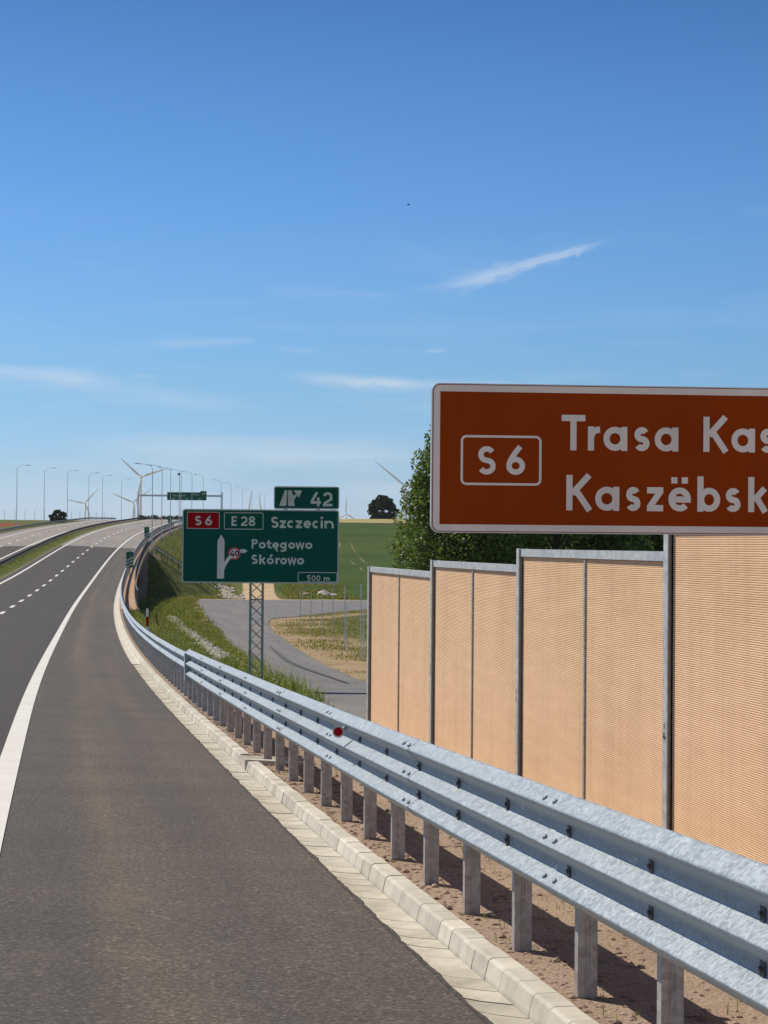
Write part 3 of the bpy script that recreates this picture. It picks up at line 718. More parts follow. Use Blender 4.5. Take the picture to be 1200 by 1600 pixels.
# ------------------------------------------------------------------ lettering: letters as bent strips of sheeting
def arc(cx, cy, rx, ry, a0, a1, n=18):
    return [(cx+rx*math.cos(R(a0+(a1-a0)*i/n)), cy+ry*math.sin(R(a0+(a1-a0)*i/n))) for i in range(n+1)]
def bez(p0, p1, p2, n=10):
    return [((1-t)**2*p0[0]+2*t*(1-t)*p1[0]+t*t*p2[0], (1-t)**2*p0[1]+2*t*(1-t)*p1[1]+t*t*p2[1]) for t in [i/n for i in range(n+1)]]
XH = .68
def glyph(ch, W, t):
    q = t/2
    ring = lambda cx, cy, rx, ry: arc(cx, cy, rx, ry, 90, 450, 30)
    def S(h):
        ry = (h-t)/4; rx = W/2-q; m = q+2*ry
        return [arc(W/2, m+ry, rx*.94, ry, 28, 180, 12)[:-1]+bez((W/2-rx*.94, m+ry), (W/2-rx*.9, m+ry*.10), (W/2, m), 6)[:-1]+bez((W/2, m), (W/2+rx*.95, m-ry*.10), (W/2+rx, m-ry), 6)[:-1]+arc(W/2, q+ry, rx, ry, 0, -152, 12)]
    def bowl(x0, x1, lo, hi): return ring((x0+x1)/2, (lo+hi)/2, (x1-x0)/2-q, (hi-lo)/2-q)
    if ch == 'T': return [[(0, 1-q), (W, 1-q)], [(W/2, 1-t), (W/2, 0)]]
    if ch == 'r': return [[(q, 0), (q, XH)], bez((q, XH*.55), (q+.04, XH-q), (W, XH-q))]
    if ch == 'a': return [bowl(0, W-.02, 0, XH), [(W-q, 0), (W-q, XH)]]
    if ch == 's': return S(XH)
    if ch == 'S': return S(1)
    if ch == 'K': return [[(q, 0), (q, 1)], [(W-t*.6, 1), (t*.95, .47)], [(t*1.35, .62), (W-t*.5, 0)]]
    if ch == 'k': return [[(q, 0), (q, 1)], [(W-t*.6, XH), (t*.95, .33)], [(t*1.3, .44), (W-t*.5, 0)]]
    if ch == 'z': return [[(0, XH-q), (W, XH-q)], [(W-t*.55, XH-t*.8), (t*.55, t*.8)], [(0, q), (W, q)]]
    if ch in 'eëę':
        r = [arc(W/2, XH/2, W/2-q, XH/2-q, 0, 318, 26), [(t*.8, XH/2), (W, XH/2)]]
        if ch == 'ë': r += [[(W*.5-.24, .88), (W*.5-.24+t, .88)], [(W*.5+.24-t, .88), (W*.5+.24, .88)]]
        if ch == 'ę': r += [bez((W*.6, t*.4), (W*.5, -.22), (W*.85, -.22))]
        return r
    if ch == 'b': return [[(q, 0), (q, 1)], bowl(.02, W, 0, XH)]
    if ch in 'oó':
        r = [bowl(0, W, 0, XH)]
        if ch == 'ó': r += [[(W*.45, XH+.08), (W*.78, XH+.32)]]
        return r
    if ch == 'ô': return [bowl(0, W, 0, XH), [(W*.1, XH+.08), (W*.5, XH+.3), (W*.9, XH+.08)]]
    if ch == 'c': return [arc(W/2, XH/2, W/2-q, XH/2-q, 48, 312, 22)]
    if ch == 'i': return [[(W/2, 0), (W/2, XH)], [(W/2, .82), (W/2, .82+t)]]
    if ch in 'nu':
        if ch == 'u': return [[(q, XH), (q, .28)]+arc(W/2, W/2-q+q*.6, W/2-q, W/2-q*1.2, 180, 360, 12)+[(W-q, XH)], [(W-q, 0), (W-q, .3)]]
        return [[(q, 0), (q, XH)], [(q, XH*.5)]+arc(W/2, XH-(W/2), W/2-q, W/2-q, 180, 0, 12)+[(W-q, 0)]]
    if ch == 'm':
        h = (W-t)/2; return [[(q, 0), (q, XH)]]+[[(q+h*i, XH*.5)]+arc(q+h*i+h/2, XH-q-h/2, h/2, h/2, 180, 0, 10)+[(q+h*i+h, 0)] for i in (0, 1)]
    if ch == 'P': return [[(q, 0), (q, 1)], [(q, 1-q), (W*.5, 1-q)]+arc(W*.5, .72, W*.5-q, .28-q, 90, -90, 12)[1:-1]+[(W*.5, .44+q), (q, .44+q)]]
    if ch == 't': return [[(W*.42, .9), (W*.42, .2)]+bez((W*.42, .2), (W*.45, q), (W, q))[1:], [(0, XH-q), (W*.95, XH-q)]]
    if ch == 'g': return [bowl(0, W-.02, 0, XH), [(W-q, XH), (W-q, -.08)]+bez((W-q, -.08), (W-q, -.32+q), (W*.4, -.32+q))[1:]+[(W*.1, -.26)]]
    if ch == 'w': return [[(t*.4, XH), (W*.27, t*.2), (W*.5, XH*.92), (W*.73, t*.2), (W-t*.4, XH)]]
    if ch == 'E': return [[(q, 0), (q, 1)], [(t, 1-q), (W, 1-q)], [(t, .52), (W*.9, .52)], [(t, q), (W, q)]]
    if ch == '0': return [ring(W/2, .5, W/2-q, .5-q)]
    if ch == '2': return [arc(W/2, 1-W*.46, W/2-q, W*.46-q, 170, -20, 14)+[(W*.86, .50), (q*.9, t)], [(0, q), (W, q)]]
    if ch == '4': return [[(W*.62, 1), (q*.6, .30)], [(0, .26), (W, .26)], [(W*.74, .62), (W*.74, 0)]]
    if ch == '5': return [[(W*.95, 1-q), (W*.15, 1-q)], [(W*.18, 1), (W*.12, .52)], [(W*.1, .56)]+arc(W*.46, .33, W*.5-q, .33-q, 125, -140, 16)]
    if ch == '6': return [ring(W/2, .32, W/2-q, .32-q), bez((q, .34), (q+.02, .55), (W*.74, 1), 8)]
    if ch == '8': return [ring(W/2, .75, W*.45-q, .25-q*.8), ring(W/2, .28, W/2-q, .28-q)]
    return []
class Plate:
    """a flat sign face: u to the right, v down (photo-like), metres; origin at its top left corner"""
    def __init__(s, org, right, up, nrm): s.o, s.r, s.u, s.n = Vector(org), right, up, nrm; s.k = 0
    def pt(s, u, v, d): return s.o+s.r*u-s.u*v+s.n*d
    def lift(s): s.k += 1; return .0040+.0003*(s.k % 14)
    def strokes(s, mb, strs, ox, oy, sc, t):
        for st in strs:
            pts = [Vector((ox+a*sc, oy-b*sc)) for a, b in st]; d = s.lift(); w = t*sc/2
            closed = (pts[0]-pts[-1]).length < 1e-6; n = len(pts); row = []
            for i, p in enumerate(pts):
                if closed: a, b = pts[(i-1) % (n-1)], pts[(i+1) % (n-1)] if i < n-1 else pts[1]
                else: a, b = pts[max(i-1, 0)], pts[min(i+1, n-1)]
                d1 = (p-a); d2 = (b-p)
                if d1.length < 1e-9: d1 = d2
                if d2.length < 1e-9: d2 = d1
                d1.normalize(); d2.normalize(); tg = (d1+d2).normalized(); nn = Vector((-tg.y, tg.x)); c = max(.45, nn.dot(Vector((-d1.y, d1.x))))
                row.append((p+nn*w/c, p-nn*w/c))
            vs = [s.pt(q.x, q.y, d) for pr in row for q in pr]
            mb.add(vs, [(2*i, 2*i+1, 2*i+3, 2*i+2) for i in range(n-1)])
    def text(s, mb, items, base, cap, t=.178):
        for ch, x0, x1 in items: s.strokes(mb, glyph(ch, (x1-x0)/cap, t), x0, base, cap, t)
    def poly(s, mb, pts, d=None):
        d = s.lift() if d is None else d; mb.add([s.pt(a, b, d) for a, b in pts], [tuple(range(len(pts)))])
    def rrect(s, u0, v0, u1, v1, r, n=6):
        out = []
        for cx, cy, a in ((u1-r, v0+r, -90), (u1-r, v1-r, 0), (u0+r, v1-r, 90), (u0+r, v0+r, 180)):
            out += [(cx+r*math.cos(R(a+90*i/n)), cy+r*math.sin(R(a+90*i/n))) for i in range(n+1)]
        return out
    def frame(s, mb, u0, v0, u1, v1, r, w, d=None):
        d = s.lift() if d is None else d
        a = s.rrect(u0, v0, u1, v1, r); b = s.rrect(u0+w, v0+w, u1-w, v1-w, max(r-w, .002)); n = len(a)
        mb.add([s.pt(x, y, d) for x, y in a+b], [(i, (i+1) % n, n+(i+1) % n, n+i) for i in range(n)])
    def disc(s, mb, cx, cy, r, d=None, n=28): s.poly(mb, [(cx+r*math.cos(2*math.pi*i/n), cy+r*math.sin(2*math.pi*i/n)) for i in range(n)], d)
    def slab(s, mb, pts, d0, d1):
        n = len(pts); mb.sweep([[s.pt(a, b, d) for a, b in pts] for d in (d0, d1)])

# ------------------------------------------------------------------ noise wall
M_gasket_shade = mat_noise('dark rubber gasket', (.012, .009, .007), (.022, .016, .012), 6, .9, .1)
OW, BAY = 5.13, 5.0
wposts = [30.1, 24.9, 20.08, 15.03, 10.03, 5.03]               # far to near
wtops = [1.50, 1.64, 1.80, 2.03, 2.16, 2.3]
nw = thing('noise_wall', 'tan ribbed noise wall with galvanised posts stepping up behind the guardrail', 'wall', P(wposts[0], OW, 0))
ZB = lambda k: zr(wposts[k])-1.3
for k, s in enumerate(wposts):
    x, y = xy(s, OW); t = heading(s); ax = Vector((math.cos(t), -math.sin(t), 0)); ay = Vector((math.sin(t), math.cos(t), 0))
    mb = MB(); zt_, zb_ = wtops[k]+.006, ZB(k); c = Vector((x, y, (zt_+zb_)/2)); hh = (zt_-zb_)/2
    mb.box(c-ax*.045, ax*.005, ay*.055, Vector((0, 0, hh))); mb.box(c+ax*.045, ax*.005, ay*.055, Vector((0, 0, hh))); mb.box(c, ax*.040, ay*.005, Vector((0, 0, hh)))
    po = mb.build('post', M_wpost, nw)
    MB().box(c-ay*.019+ax*.016, ax*.020, ay*.009, Vector((0, 0, hh-.01))).build('gasket_shade', M_gasket_shade, nw)  # dark strip: gasket plus painted-in shade over the post web
    if k in (1, 2, 3):                                 # marker pen on the flange
        fp_ = Plate(Vector((x, y, (0, .36, .40, .50)[k]))-ax*.0505+ay*.055, -ay, Vector((0, 0, 1)), -ax); mb = MB()
        fp_.strokes(mb, [[(.055, 0), (.050, -.045)]], 0, 0, 1, .013)
        if k == 3: fp_.text(mb, [('4', .028, .082)], .125, .062, .22)
        else: fp_.strokes(mb, [[(.055, -.075), (.052, -.13)]], 0, 0, 1, .016)
        mb.build('marking', M_black, po)
def ribbed(mb, s0, s1, z0, z1, o, pitch=.016, dep=.0020):
    n = int((z1-z0)/pitch); pr = []
    for i in range(n):
        z = z0+(z1-z0)*i/n
        pr += [(o-dep, z), (o-dep, z+pitch*.45), (o+dep*.6, z+pitch*.58), (o+dep*.6, z+pitch*.88)]
    def Q(s, o_, z): x, y = xy(s, o_); return Vector((x, y, z))
    fr = [[Q(s, a, z) for a, z in pr] for s in (s0, s1)]
    mb.sweep(fr, closed=False)
    mb.sweep([[Q(s, o+.06, z0), Q(s, o+.06, z1)] for s in (s0, s1)], closed=False)
    for s in (s0, s1): mb.add([Q(s, o-.001, z0), Q(s, o+.06, z0), Q(s, o+.06, z1), Q(s, o-.001, z1)], [(0, 1, 2, 3)])
    return mb
def Q3(s, o_, z): x, y = xy(s, o_); return Vector((x, y, z))
for k in range(len(wposts)-1):
    sf, sn, top, zb_ = wposts[k]-.058, wposts[k+1]+.058, wtops[k], ZB(k)
    mid = (sf+sn)/2
    ribbed(MB(), sn, mid-.022, zb_, top-.075, OW-.005).build('panel', M_panel, nw)
    ribbed(MB(), mid+.022, sf, zb_, top-.075, OW-.005).build('panel', M_panel, nw)
    MB().sweep([[Q3(s, OW-.022, zb_), Q3(s, OW+.05, zb_), Q3(s, OW+.05, top-.075), Q3(s, OW-.022, top-.075)] for s in (mid-.021, mid+.021)]).build('mullion', M_post, nw)
    MB().sweep([[Q3(s, OW-.032, top-.074), Q3(s, OW+.06, top-.074), Q3(s, OW+.06, top), Q3(s, OW-.032, top)] for s in (sn, sf)]).build('top_rail', M_wpost, nw)

# ------------------------------------------------------------------ brown route sign
k = 11.2/3200
ca, sa_ = math.cos(R(-4+0)), math.sin(R(-4+0))
sr = Vector((math.cos(R(-4)), math.sin(R(-4)), 0))*1.0; sr = Vector((math.cos(R(3)), math.sin(R(3)), 0))
# right end slightly nearer than square to the road
sr = Vector((math.cos(R(-4.5)), math.sin(R(-4.5)), 0)); sn_ = Vector((sr.y, -sr.x, 0))
tl = Vector((2.5497, 10.9796, 2.7242))
pl = Plate(tl, sr, Vector((0, 0, 1)), sn_)
SWd, SHt = 1300*k, 234*k
bs = thing('route_sign', 'large brown tourist route sign with white lettering above the noise wall', 'road sign', (tl.x+2.0, tl.y-.2, -1.0))
def X(px): return (px-668)*k/math.cos(R(0))*1.0
def Y(py): return (py-598)*k
mb = MB(); pl.slab(mb, pl.rrect(0, 0, SWd, SHt, .045), -.05, 0.0); mb.build('plate', M_alu, bs)
mb = MB(); pl.poly(mb, pl.rrect(.006, .006, SWd-.006, SHt-.006, .04), .0015); mb.build('background', M_brown, bs)
mb = MB(); pl.frame(mb, .010, .010, SWd-.010, SHt-.010, .036, .036, .003); mb.build('border', M_brownwhite, bs)
def bx(px): return (px-22)/2.2222*k
def by(py): return (py-17)/2.2222*k
mb = MB(); pl.frame(mb, bx(124), by(197), bx(408), by(371), .032, .013, .003); pl.text(mb, [('S', bx(184), bx(247)), ('6', bx(284), bx(350))], by(334), (334-235)/2.2222*k, .19); mb.build('route_number', M_brownwhite, bs)
cap = 124/2.2222*k
mb = MB(); pl.text(mb, [('T', bx(478), bx(562)), ('r', bx(571), bx(614)), ('a', bx(626), bx(711)), ('s', bx(735), bx(790)), ('a', bx(808), bx(893)), ('K', bx(982), bx(1075)), ('a', bx(1083), bx(1168)), ('s', bx(1186), bx(1241)), ('z', bx(1258), bx(1316)), ('u', bx(1334), bx(1408)), ('b', bx(1430), bx(1512)), ('s', bx(1530), bx(1585)), ('k', bx(1607), bx(1680)), ('a', bx(1690), bx(1775))], by(246), cap)
mb.build('lettering', M_brownwhite, bs)
mb = MB(); pl.text(mb, [('K', bx(496), bx(590)), ('a', bx(598), bx(684)), ('s', bx(707), bx(759)), ('z', bx(782), bx(840)), ('ë', bx(858), bx(939)), ('b', bx(962), bx(1044)), ('s', bx(1063), bx(1117)), ('k', bx(1144), bx(1217)), ('ô', bx(1228), bx(1312)), ('S', bx(1390), bx(1460)), ('t', bx(1478), bx(1528)), ('e', bx(1544), bx(1625)), ('g', bx(1643), bx(1728)), ('n', bx(1750), bx(1824)), ('a', bx(1842), bx(1928))], by(456), cap)
mb.build('lettering', M_brownwhite, bs)
def lattice(parent, cx, cy, z0, z1, w, dirx, diry, mat, r=.03, step=.5, sec=1.0):
    """a four legged lattice mast"""
    cs = [(-1, -1), (1, -1), (1, 1), (-1, 1)]
    def q(i, z): a, b = cs[i % 4]; return Vector((cx, cy, z))+dirx*(a*w/2)+diry*(b*w/2*sec)
    for i in range(4): MB().tube([q(i, z0), q(i, z1)], r, 8).build('leg', mat, parent)
    mb = MB(); z = z0+.1; f = 0
    while z+step < z1:
        for i in range(4):
            mb.tube([q(i, z), q(i+1, z+step)], r*.36, 5); mb.tube([q(i+1, z), q(i, z+step)], r*.36, 5)
        z += step
    mb.build('lacing', mat, parent)
    mb = MB()
    for z in (z0+(z1-z0)*.56, z0+.05):
        for i in range(4): mb.tube([q(i, z), q(i+1, z)], r*.6, 6)
    mb.build('ring', mat, parent)
mc = tl+sr*(SWd/2)
lattice(bs, mc.x, mc.y+.28, -1.7, 2.6, .34, sr, Vector((0, 1, 0)), M_wpost, .03, .35)
for v in (.2, .6):
    MB().box(pl.pt(SWd/2, v, -.075), sr*(SWd*.46), Vector((0, 0, .03)), sn_*.02).build('rail', M_alu, bs)

# ------------------------------------------------------------------ green direction sign on a lattice mast
gk = 60/3200
gtl = Vector((4.8048, 60.12, 2.8241)); gr_ = Vector((9.3163-4.8269, 59.3717-60.1494, 0)).normalized(); gn = Vector((gr_.y, -gr_.x, 0))
gp = Plate(gtl, gr_, Vector((0, 0, 1)), gn)
gs = thing('direction_sign', 'large green direction sign to Szczecin on a single lattice mast beside the road', 'road sign', (gtl.x+2.2, gtl.y, -2.6))
def gx(px): return (px-97)/4*gk
def gy(py): return (py-218)/4*gk
GW, GH = gx(1077), gy(680)
mb = MB(); gp.slab(mb, gp.rrect(0, 0, GW, GH, .09), -.06, 0); mb.build('plate', M_alu, gs)
mb = MB(); gp.poly(mb, gp.rrect(.012, .012, GW-.012, GH-.012, .08), .002); mb.build('background', M_green, gs)
mb = MB(); gp.frame(mb, .018, .018, GW-.018, GH-.018, .075, .02, .0035); gp.frame(mb, gx(822), gy(607), GW-.04, GH-.045, .05, .022, .0036); mb.build('border', M_greenwhite, gs)
mb = MB(); gp.poly(mb, gp.rrect(gx(126), gy(236), gx(330), gy(342), .02), .003); bg_ = mb.build('route_panel', M_red, gs)
mb = MB(); gp.frame(mb, gx(126), gy(236), gx(330), gy(342), .02, .016, .0038); mb.build('route_frame', M_greenwhite, bg_)
mb = MB(); gp.text(mb, [('S', gx(177), gx(216)), ('6', gx(240), gx(283))], gy(320), 58/4*gk, .19); mb.build('lettering', M_greenwhite, bg_)
mb = MB(); gp.frame(mb, gx(358), gy(238), gx(604), gy(344), .04, .020, .0037); gp.text(mb, [('E', gx(405), gx(438)), ('2', gx(464), gx(504)), ('8', gx(511), gx(554))], gy(322), 60/4*gk, .18); mb.build('route_number', M_greenwhite, gs)
mb = MB(); gp.text(mb, [('S', gx(652), gx(699)), ('z', gx(707), gx(745)), ('c', gx(752), gx(798)), ('z', gx(806), gx(846)), ('e', gx(855), gx(902)), ('c', gx(910), gx(953)), ('i', gx(962), gx(976)), ('n', gx(986), gx(1044))], gy(333), 71/4*gk, .19); mb.build('lettering', M_greenwhite, gs)
mb = MB(); gp.text(mb, [('P', gx(532), gx(571)), ('o', gx(577), gx(620)), ('t', gx(626), gx(656)), ('ę', gx(661), gx(703)), ('g', gx(710), gx(750)), ('o', gx(761), gx(803)), ('w', gx(806), gx(862)), ('o', gx(867), gx(911))], gy(462), 58/4*gk, .20); mb.build('lettering', M_greenwhite, gs)
mb = MB(); gp.text(mb, [('S', gx(532), gx(570)), ('k', gx(580), gx(622)), ('ó', gx(627), gx(671)), ('r', gx(682), gx(708)), ('o', gx(711), gx(753)), ('w', gx(757), gx(813)), ('o', gx(816), gx(860))], gy(560), 60/4*gk, .20); mb.build('lettering', M_greenwhite, gs)
mb = MB(); gp.text(mb, [('5', gx(880), gx(903)), ('0', gx(909), gx(933)), ('0', gx(938), gx(963)), ('m', gx(984), gx(1021))], gy(662), 35/4*gk, .17); mb.build('lettering', M_greenwhite, gs)
mb = MB(); gp.poly(mb, [(gx(317), gy(652)), (gx(361), gy(652)), (gx(362), gy(414)), (gx(342), gy(376)), (gx(319), gy(414))], .003)
gp.strokes(mb, [[(a_, -b_) for a_, b_ in bez((gx(350), gy(605)), (gx(358), gy(560)), (gx(402), gy(512)), 8)]], 0, 0, 1, .10)
gp.poly(mb, [(gx(450), gy(470)), (gx(486), gy(466)), (gx(507), gy(479)), (gx(488), gy(491)), (gx(450), gy(488))], .003)
mb.v = mb.v; mb.build('arrow', M_symgrey, gs)
mb = MB(); gp.disc(mb, gx(425), gy(495), 39/4*gk, .0048); dsk = mb.build('speed_disc', M_redring, gs)
mb = MB(); gp.disc(mb, gx(425), gy(495), 30/4*gk, .0056); mb.build('face', M_pinkwhite, dsk)
gp.k = 13
mb = MB(); pl2 = Plate(gtl+gn*.003, gr_, Vector((0, 0, 1)), gn); pl2.text(mb, [('4', gx(398), gx(425)), ('0', gx(428), gx(454))], gy(514), 38/4*gk, .2); mb.build('lettering', M_black, dsk)
# exit number plate on top
ep = Plate(gp.pt(gx(668), gy(72), 0), gr_, Vector((0, 0, 1)), gn)
def ex(px): return (px-668)/4*gk
def ey(py): return (py-72)/4*gk
EW, EH = ex(1077), ey(215)
es = thing('exit_number_sign', 'small green exit number plate reading 42 on top of the large direction sign', 'road sign', (ep.pt(EW/2, EH, 0)))
mb = MB(); ep.slab(mb, ep.rrect(0, 0, EW, EH, .07), -.05, 0); mb.build('plate', M_alu, es)
mb = MB(); ep.poly(mb, ep.rrect(.012, .012, EW-.012, EH-.012, .06), .002); mb.build('background', M_green, es)
mb = MB(); ep.frame(mb, .018, .018, EW-.018, EH-.018, .055, .016, .0035); mb.build('border', M_greenwhite, es)
mb = MB(); ep.text(mb, [('4', ex(899), ex(962)), ('2', ex(975), ex(1034))], ey(195), 88/4*gk, .18); mb.build('lettering', M_greenwhite, es)
mb = MB()
for q in ([(702, 195), (735, 97), (752, 97), (746, 195)], [(757, 195), (757, 97), (779, 97), (800, 195)], [(776, 150), (797, 122), (812, 128), (790, 168)], [(790, 97), (844, 97), (824, 143)]): ep.poly(mb, [(ex(a), ey(b)) for a, b in q][::-1])
mb.build('exit_symbol', M_greenwhite, es)
for px in (742, 945): MB().box(ep.pt(ex(px), EH+.02, -.04), gr_*.06, Vector((0, 0, .06)), gn*.012).build('bracket', M_alu, es)
mc = gp.pt(gx(562), GH, -.25); lattice(gs, mc.x, mc.y, ground_z(60, 6.2)-.3, gtl.z-.3, .36, gr_, gn, mat_steel('green grey mast steel', (.22, .27, .26), .5, .35, 20, .3), .026, .34)
for v in (.3, 1.0, 1.8): MB().box(gp.pt(GW/2, v, -.09), gr_*(GW*.46), Vector((0, 0, .04)), gn*.025).build('rail', M_alu, gs)

# ------------------------------------------------------------------ countdown boards
for i, (s, bars, nm) in enumerate(((200, 3, 'with three pale diagonal bars, nearest of the row'), (300, 2, 'with two pale diagonal bars, halfway along the bridge rail'), (400, 1, 'with one diagonal bar, farthest of the row'))):
    t = heading(s); rr = Vector((math.cos(t), -math.sin(t), 0)); nn = Vector((-math.sin(t), -math.cos(t), 0)); W_, H_ = .74, 1.55
    o0 = 3.28; c = P(s, o0, 2.42); bp = Plate(c-rr*(W_/2), rr, Vector((0, 0, 1)), nn)
    b_ = thing('countdown_board', 'small green countdown board '+nm, 'road sign', P(s, o0, 0), 'exit countdown boards')
    mb = MB(); bp.slab(mb, bp.rrect(0, 0, W_, H_, .05), -.04, 0); mb.build('plate', M_alu, b_)
    mb = MB(); bp.poly(mb, bp.rrect(.01, .01, W_-.01, H_-.01, .045), .004); mb.build('background', M_midgreen, b_)
    mb = MB(); bp.frame(mb, .015, .015, W_-.015, H_-.015, .04, .012, .008)
    for q in range(bars):
        y0 = H_-.18-q*.3; bp.poly(mb, [(.06, y0), (W_-.06, y0-.26), (W_-.06, y0-.13), (.06, y0+.13)][::-1])
    bp.poly(mb, [(.33, .52), (.40, .24), (.43, .24), (.45, .52)]); mb.build('bars', M_greenwhite, b_)
    MB().tube([P(s, o0, 0), P(s, o0, 2.5)], .03, 8).build('post', M_darksteel, b_)
# delineator post and tiny verge marker
dl = thing('delineator_post', 'short white delineator post with a red reflector band on the grassy verge', 'marker post', P(84, 3.62, -.05))
MB().tube([P(84, 3.62, -.1), P(84, 3.62, .42)], .055, 10).build('post', M_plastic, dl); MB().tube([P(84, 3.62, .42), P(84, 3.62, .82)], .058, 10).build('reflector_band', M_red, dl)
MB().tube([P(84, 3.62, .82), P(84, 3.62, 1.06), P(84, 3.62, 1.15)], [.055, .055, .03], 10).build('cap', M_plastic, dl)

# ------------------------------------------------------------------ street lamps
def make_lamp():
    t_ = thing('street_lamp', '', 'street lamp', (0, 0, 0), 'street lamps along the right verge', local=True)
    MB().tube([(0, 0, -.6), (0, 0, 1.4), (0, 0, 6), (0, 0, 10.6)], [.080, .070, .058, .044], 10).build('pole', M_lamp, t_)
    MB().tube([(0, 0, 10.6), (-.03, 0, 11.05), (-.18, 0, 11.42), (-.45, 0, 11.62), (-.9, 0, 11.72), (-1.75, 0, 11.80)], [.044, .040, .036, .032, .030, .028], 8).build('arm', M_lamp, t_)
    mb = MB(); mb.sweep([[(x, w, 11.80+z), (x, -w, 11.80+z), (x, -w*.8, 11.80+z+h), (x, w*.8, 11.80+z+h)] for x, w, z, h in ((-1.65, .06, -.03, .08), (-1.85, .14, -.05, .12), (-2.25, .15, -.04, .11), (-2.45, .06, -.02, .05))]); mb.build('luminaire', M_lamp, t_)
    MB().abox(-.16, .16, -.16, .16, -.6, .05).build('base', M_bconc, t_)
    return t_
lamp0 = make_lamp(); first = True
ordn = ['nearest', 'second', 'third', 'fourth', 'fifth', 'sixth', 'seventh', 'eighth', 'ninth', 'tenth', 'eleventh']
for i, (s, o) in enumerate(((281.5, 4.5), (334.5, 4.5), (374.5, 4.5), (419.5, 4.5), (464.5, 4.5), (510, 4.6), (578, 5.0), (622, 5.0), (672, 5.1), (715, 5.0), (770, 5.2))):
    l_ = lamp0 if first else copy_tree(lamp0); first = False
    l_.location = P(s, o, -.25); l_.rotation_euler = (0, 0, -heading(s))
    l_['label'] = 'tall curved arm street lamp right of the road, '+ordn[i]+' in its row from the camera'
    l_['group'] = 'street lamps along the right verge'
for i, (s, o) in enumerate(((373, -23.0), (418, -23.0), (461, -23.0), (504, -23.0), (534, -23.0), (579, -23.0))):
    l_ = copy_tree(lamp0); l_.location = P(s, o-.0, -.2); l_.rotation_euler = (0, 0, math.pi-heading(s))
    px = i
    l_['label'] = 'tall curved arm street lamp beyond the left carriageway, '+ordn[i]+' from the left'; l_['group'] = 'street lamps along the left verge'
l_ = copy_tree(lamp0); l_.location = (170.4, 1086.7, 10.6); l_.rotation_euler = (0, 0, -.1); l_['label'] = 'tiny far street lamp on the hill crest between the green sign and the tree'; l_['group'] = 'far lamps'
cm = thing('camera_mast', 'thin mast with a small box on top between the street lamps', 'mast', P(430, 3.6, 0))
MB().tube([P(430, 3.6, -.5), P(430, 3.6, 10.6)], [.09, .05], 8).build('pole', M_lamp, cm); MB().box(P(430, 3.5, 10.7), (.25, 0, 0), (0, .25, 0), (0, 0, .22)).build('box', M_darksteel, cm)

# ------------------------------------------------------------------ gantry
SG = 500.0; zb_ = 13.3-zr(SG)
gt = thing('sign_gantry', 'steel sign gantry spanning the right carriageway on the crest', 'gantry', P(SG, 9.7, 0))
def tri(mb, a, b, w): mb.tube([a, b], w, 8)
for o in (-10.6, 9.7):
    MB().tube([P(SG, o, -.4), P(SG, o, 7.0)], [.20, .16], 12).build('leg', M_lamp, gt)
MB().sweep([[P(SG-.25, o, zb_-.35), P(SG+.25, o, zb_-.35), P(SG+.25, o, zb_+.1), P(SG-.25, o, zb_+.1)] for o in (-10.6, 9.7)]).build('beam', M_lamp, gt)
MB().abox(0, .01, 0, .01, 0, .01)
gz = thing('gantry_sign', 'wide green lane sign with small arrows hung on the far gantry', 'road sign', P(SG-.4, -1.0, zb_))
t = heading(SG); rr = Vector((math.cos(t), -math.sin(t), 0)); nn = Vector((-math.sin(t), -math.cos(t), 0)); q = 500/3200
bp = Plate(P(SG-.45, -3.55, zb_+1.05), rr, Vector((0, 0, 1)), nn); GW2, GH2 = 61*q, 14.5*q
mb = MB(); bp.slab(mb, [(0, .32), (0, GH2), (GW2, GH2), (GW2, 0), (GW2*.84, 0), (GW2*.84, .32)], -.06, 0); mb.build('plate', M_alu, gz)
mb = MB(); bp.poly(mb, [(.03, .35), (.03, GH2-.03), (GW2-.03, GH2-.03), (GW2-.03, .03), (GW2*.84+.03, .03), (GW2*.84+.03, .35)][::-1], .004); mb.build('background', M_midgreen, gz)
mb = MB()
for ax_ in (.16, .5, .83): bp.poly(mb, [(GW2*ax_-.3, GH2-.5), (GW2*ax_+.3, GH2-.5), (GW2*ax_, GH2-.1)][::-1])
bp.poly(mb, [(GW2-.9, 1.0), (GW2-1.1, .75), (GW2-.35, .2), (GW2-.35, .6)]); mb.build('arrows', M_greenwhite, gz)
mb = MB(); bp.text(mb, [('S', 1.5, 1.85), ('z', 1.95, 2.2), ('c', 2.3, 2.6), ('z', 2.7, 2.95), ('e', 3.05, 3.4), ('c', 3.5, 3.8), ('i', 3.9, 4.0), ('n', 4.1, 4.5)], 1.35, .5); bp.text(mb, [('P', 6.2, 6.5), ('o', 6.55, 6.85), ('t', 6.9, 7.1), ('ę', 7.15, 7.4), ('g', 7.45, 7.7)], 1.0, .4); mb.build('lettering', M_greenwhite, gz)

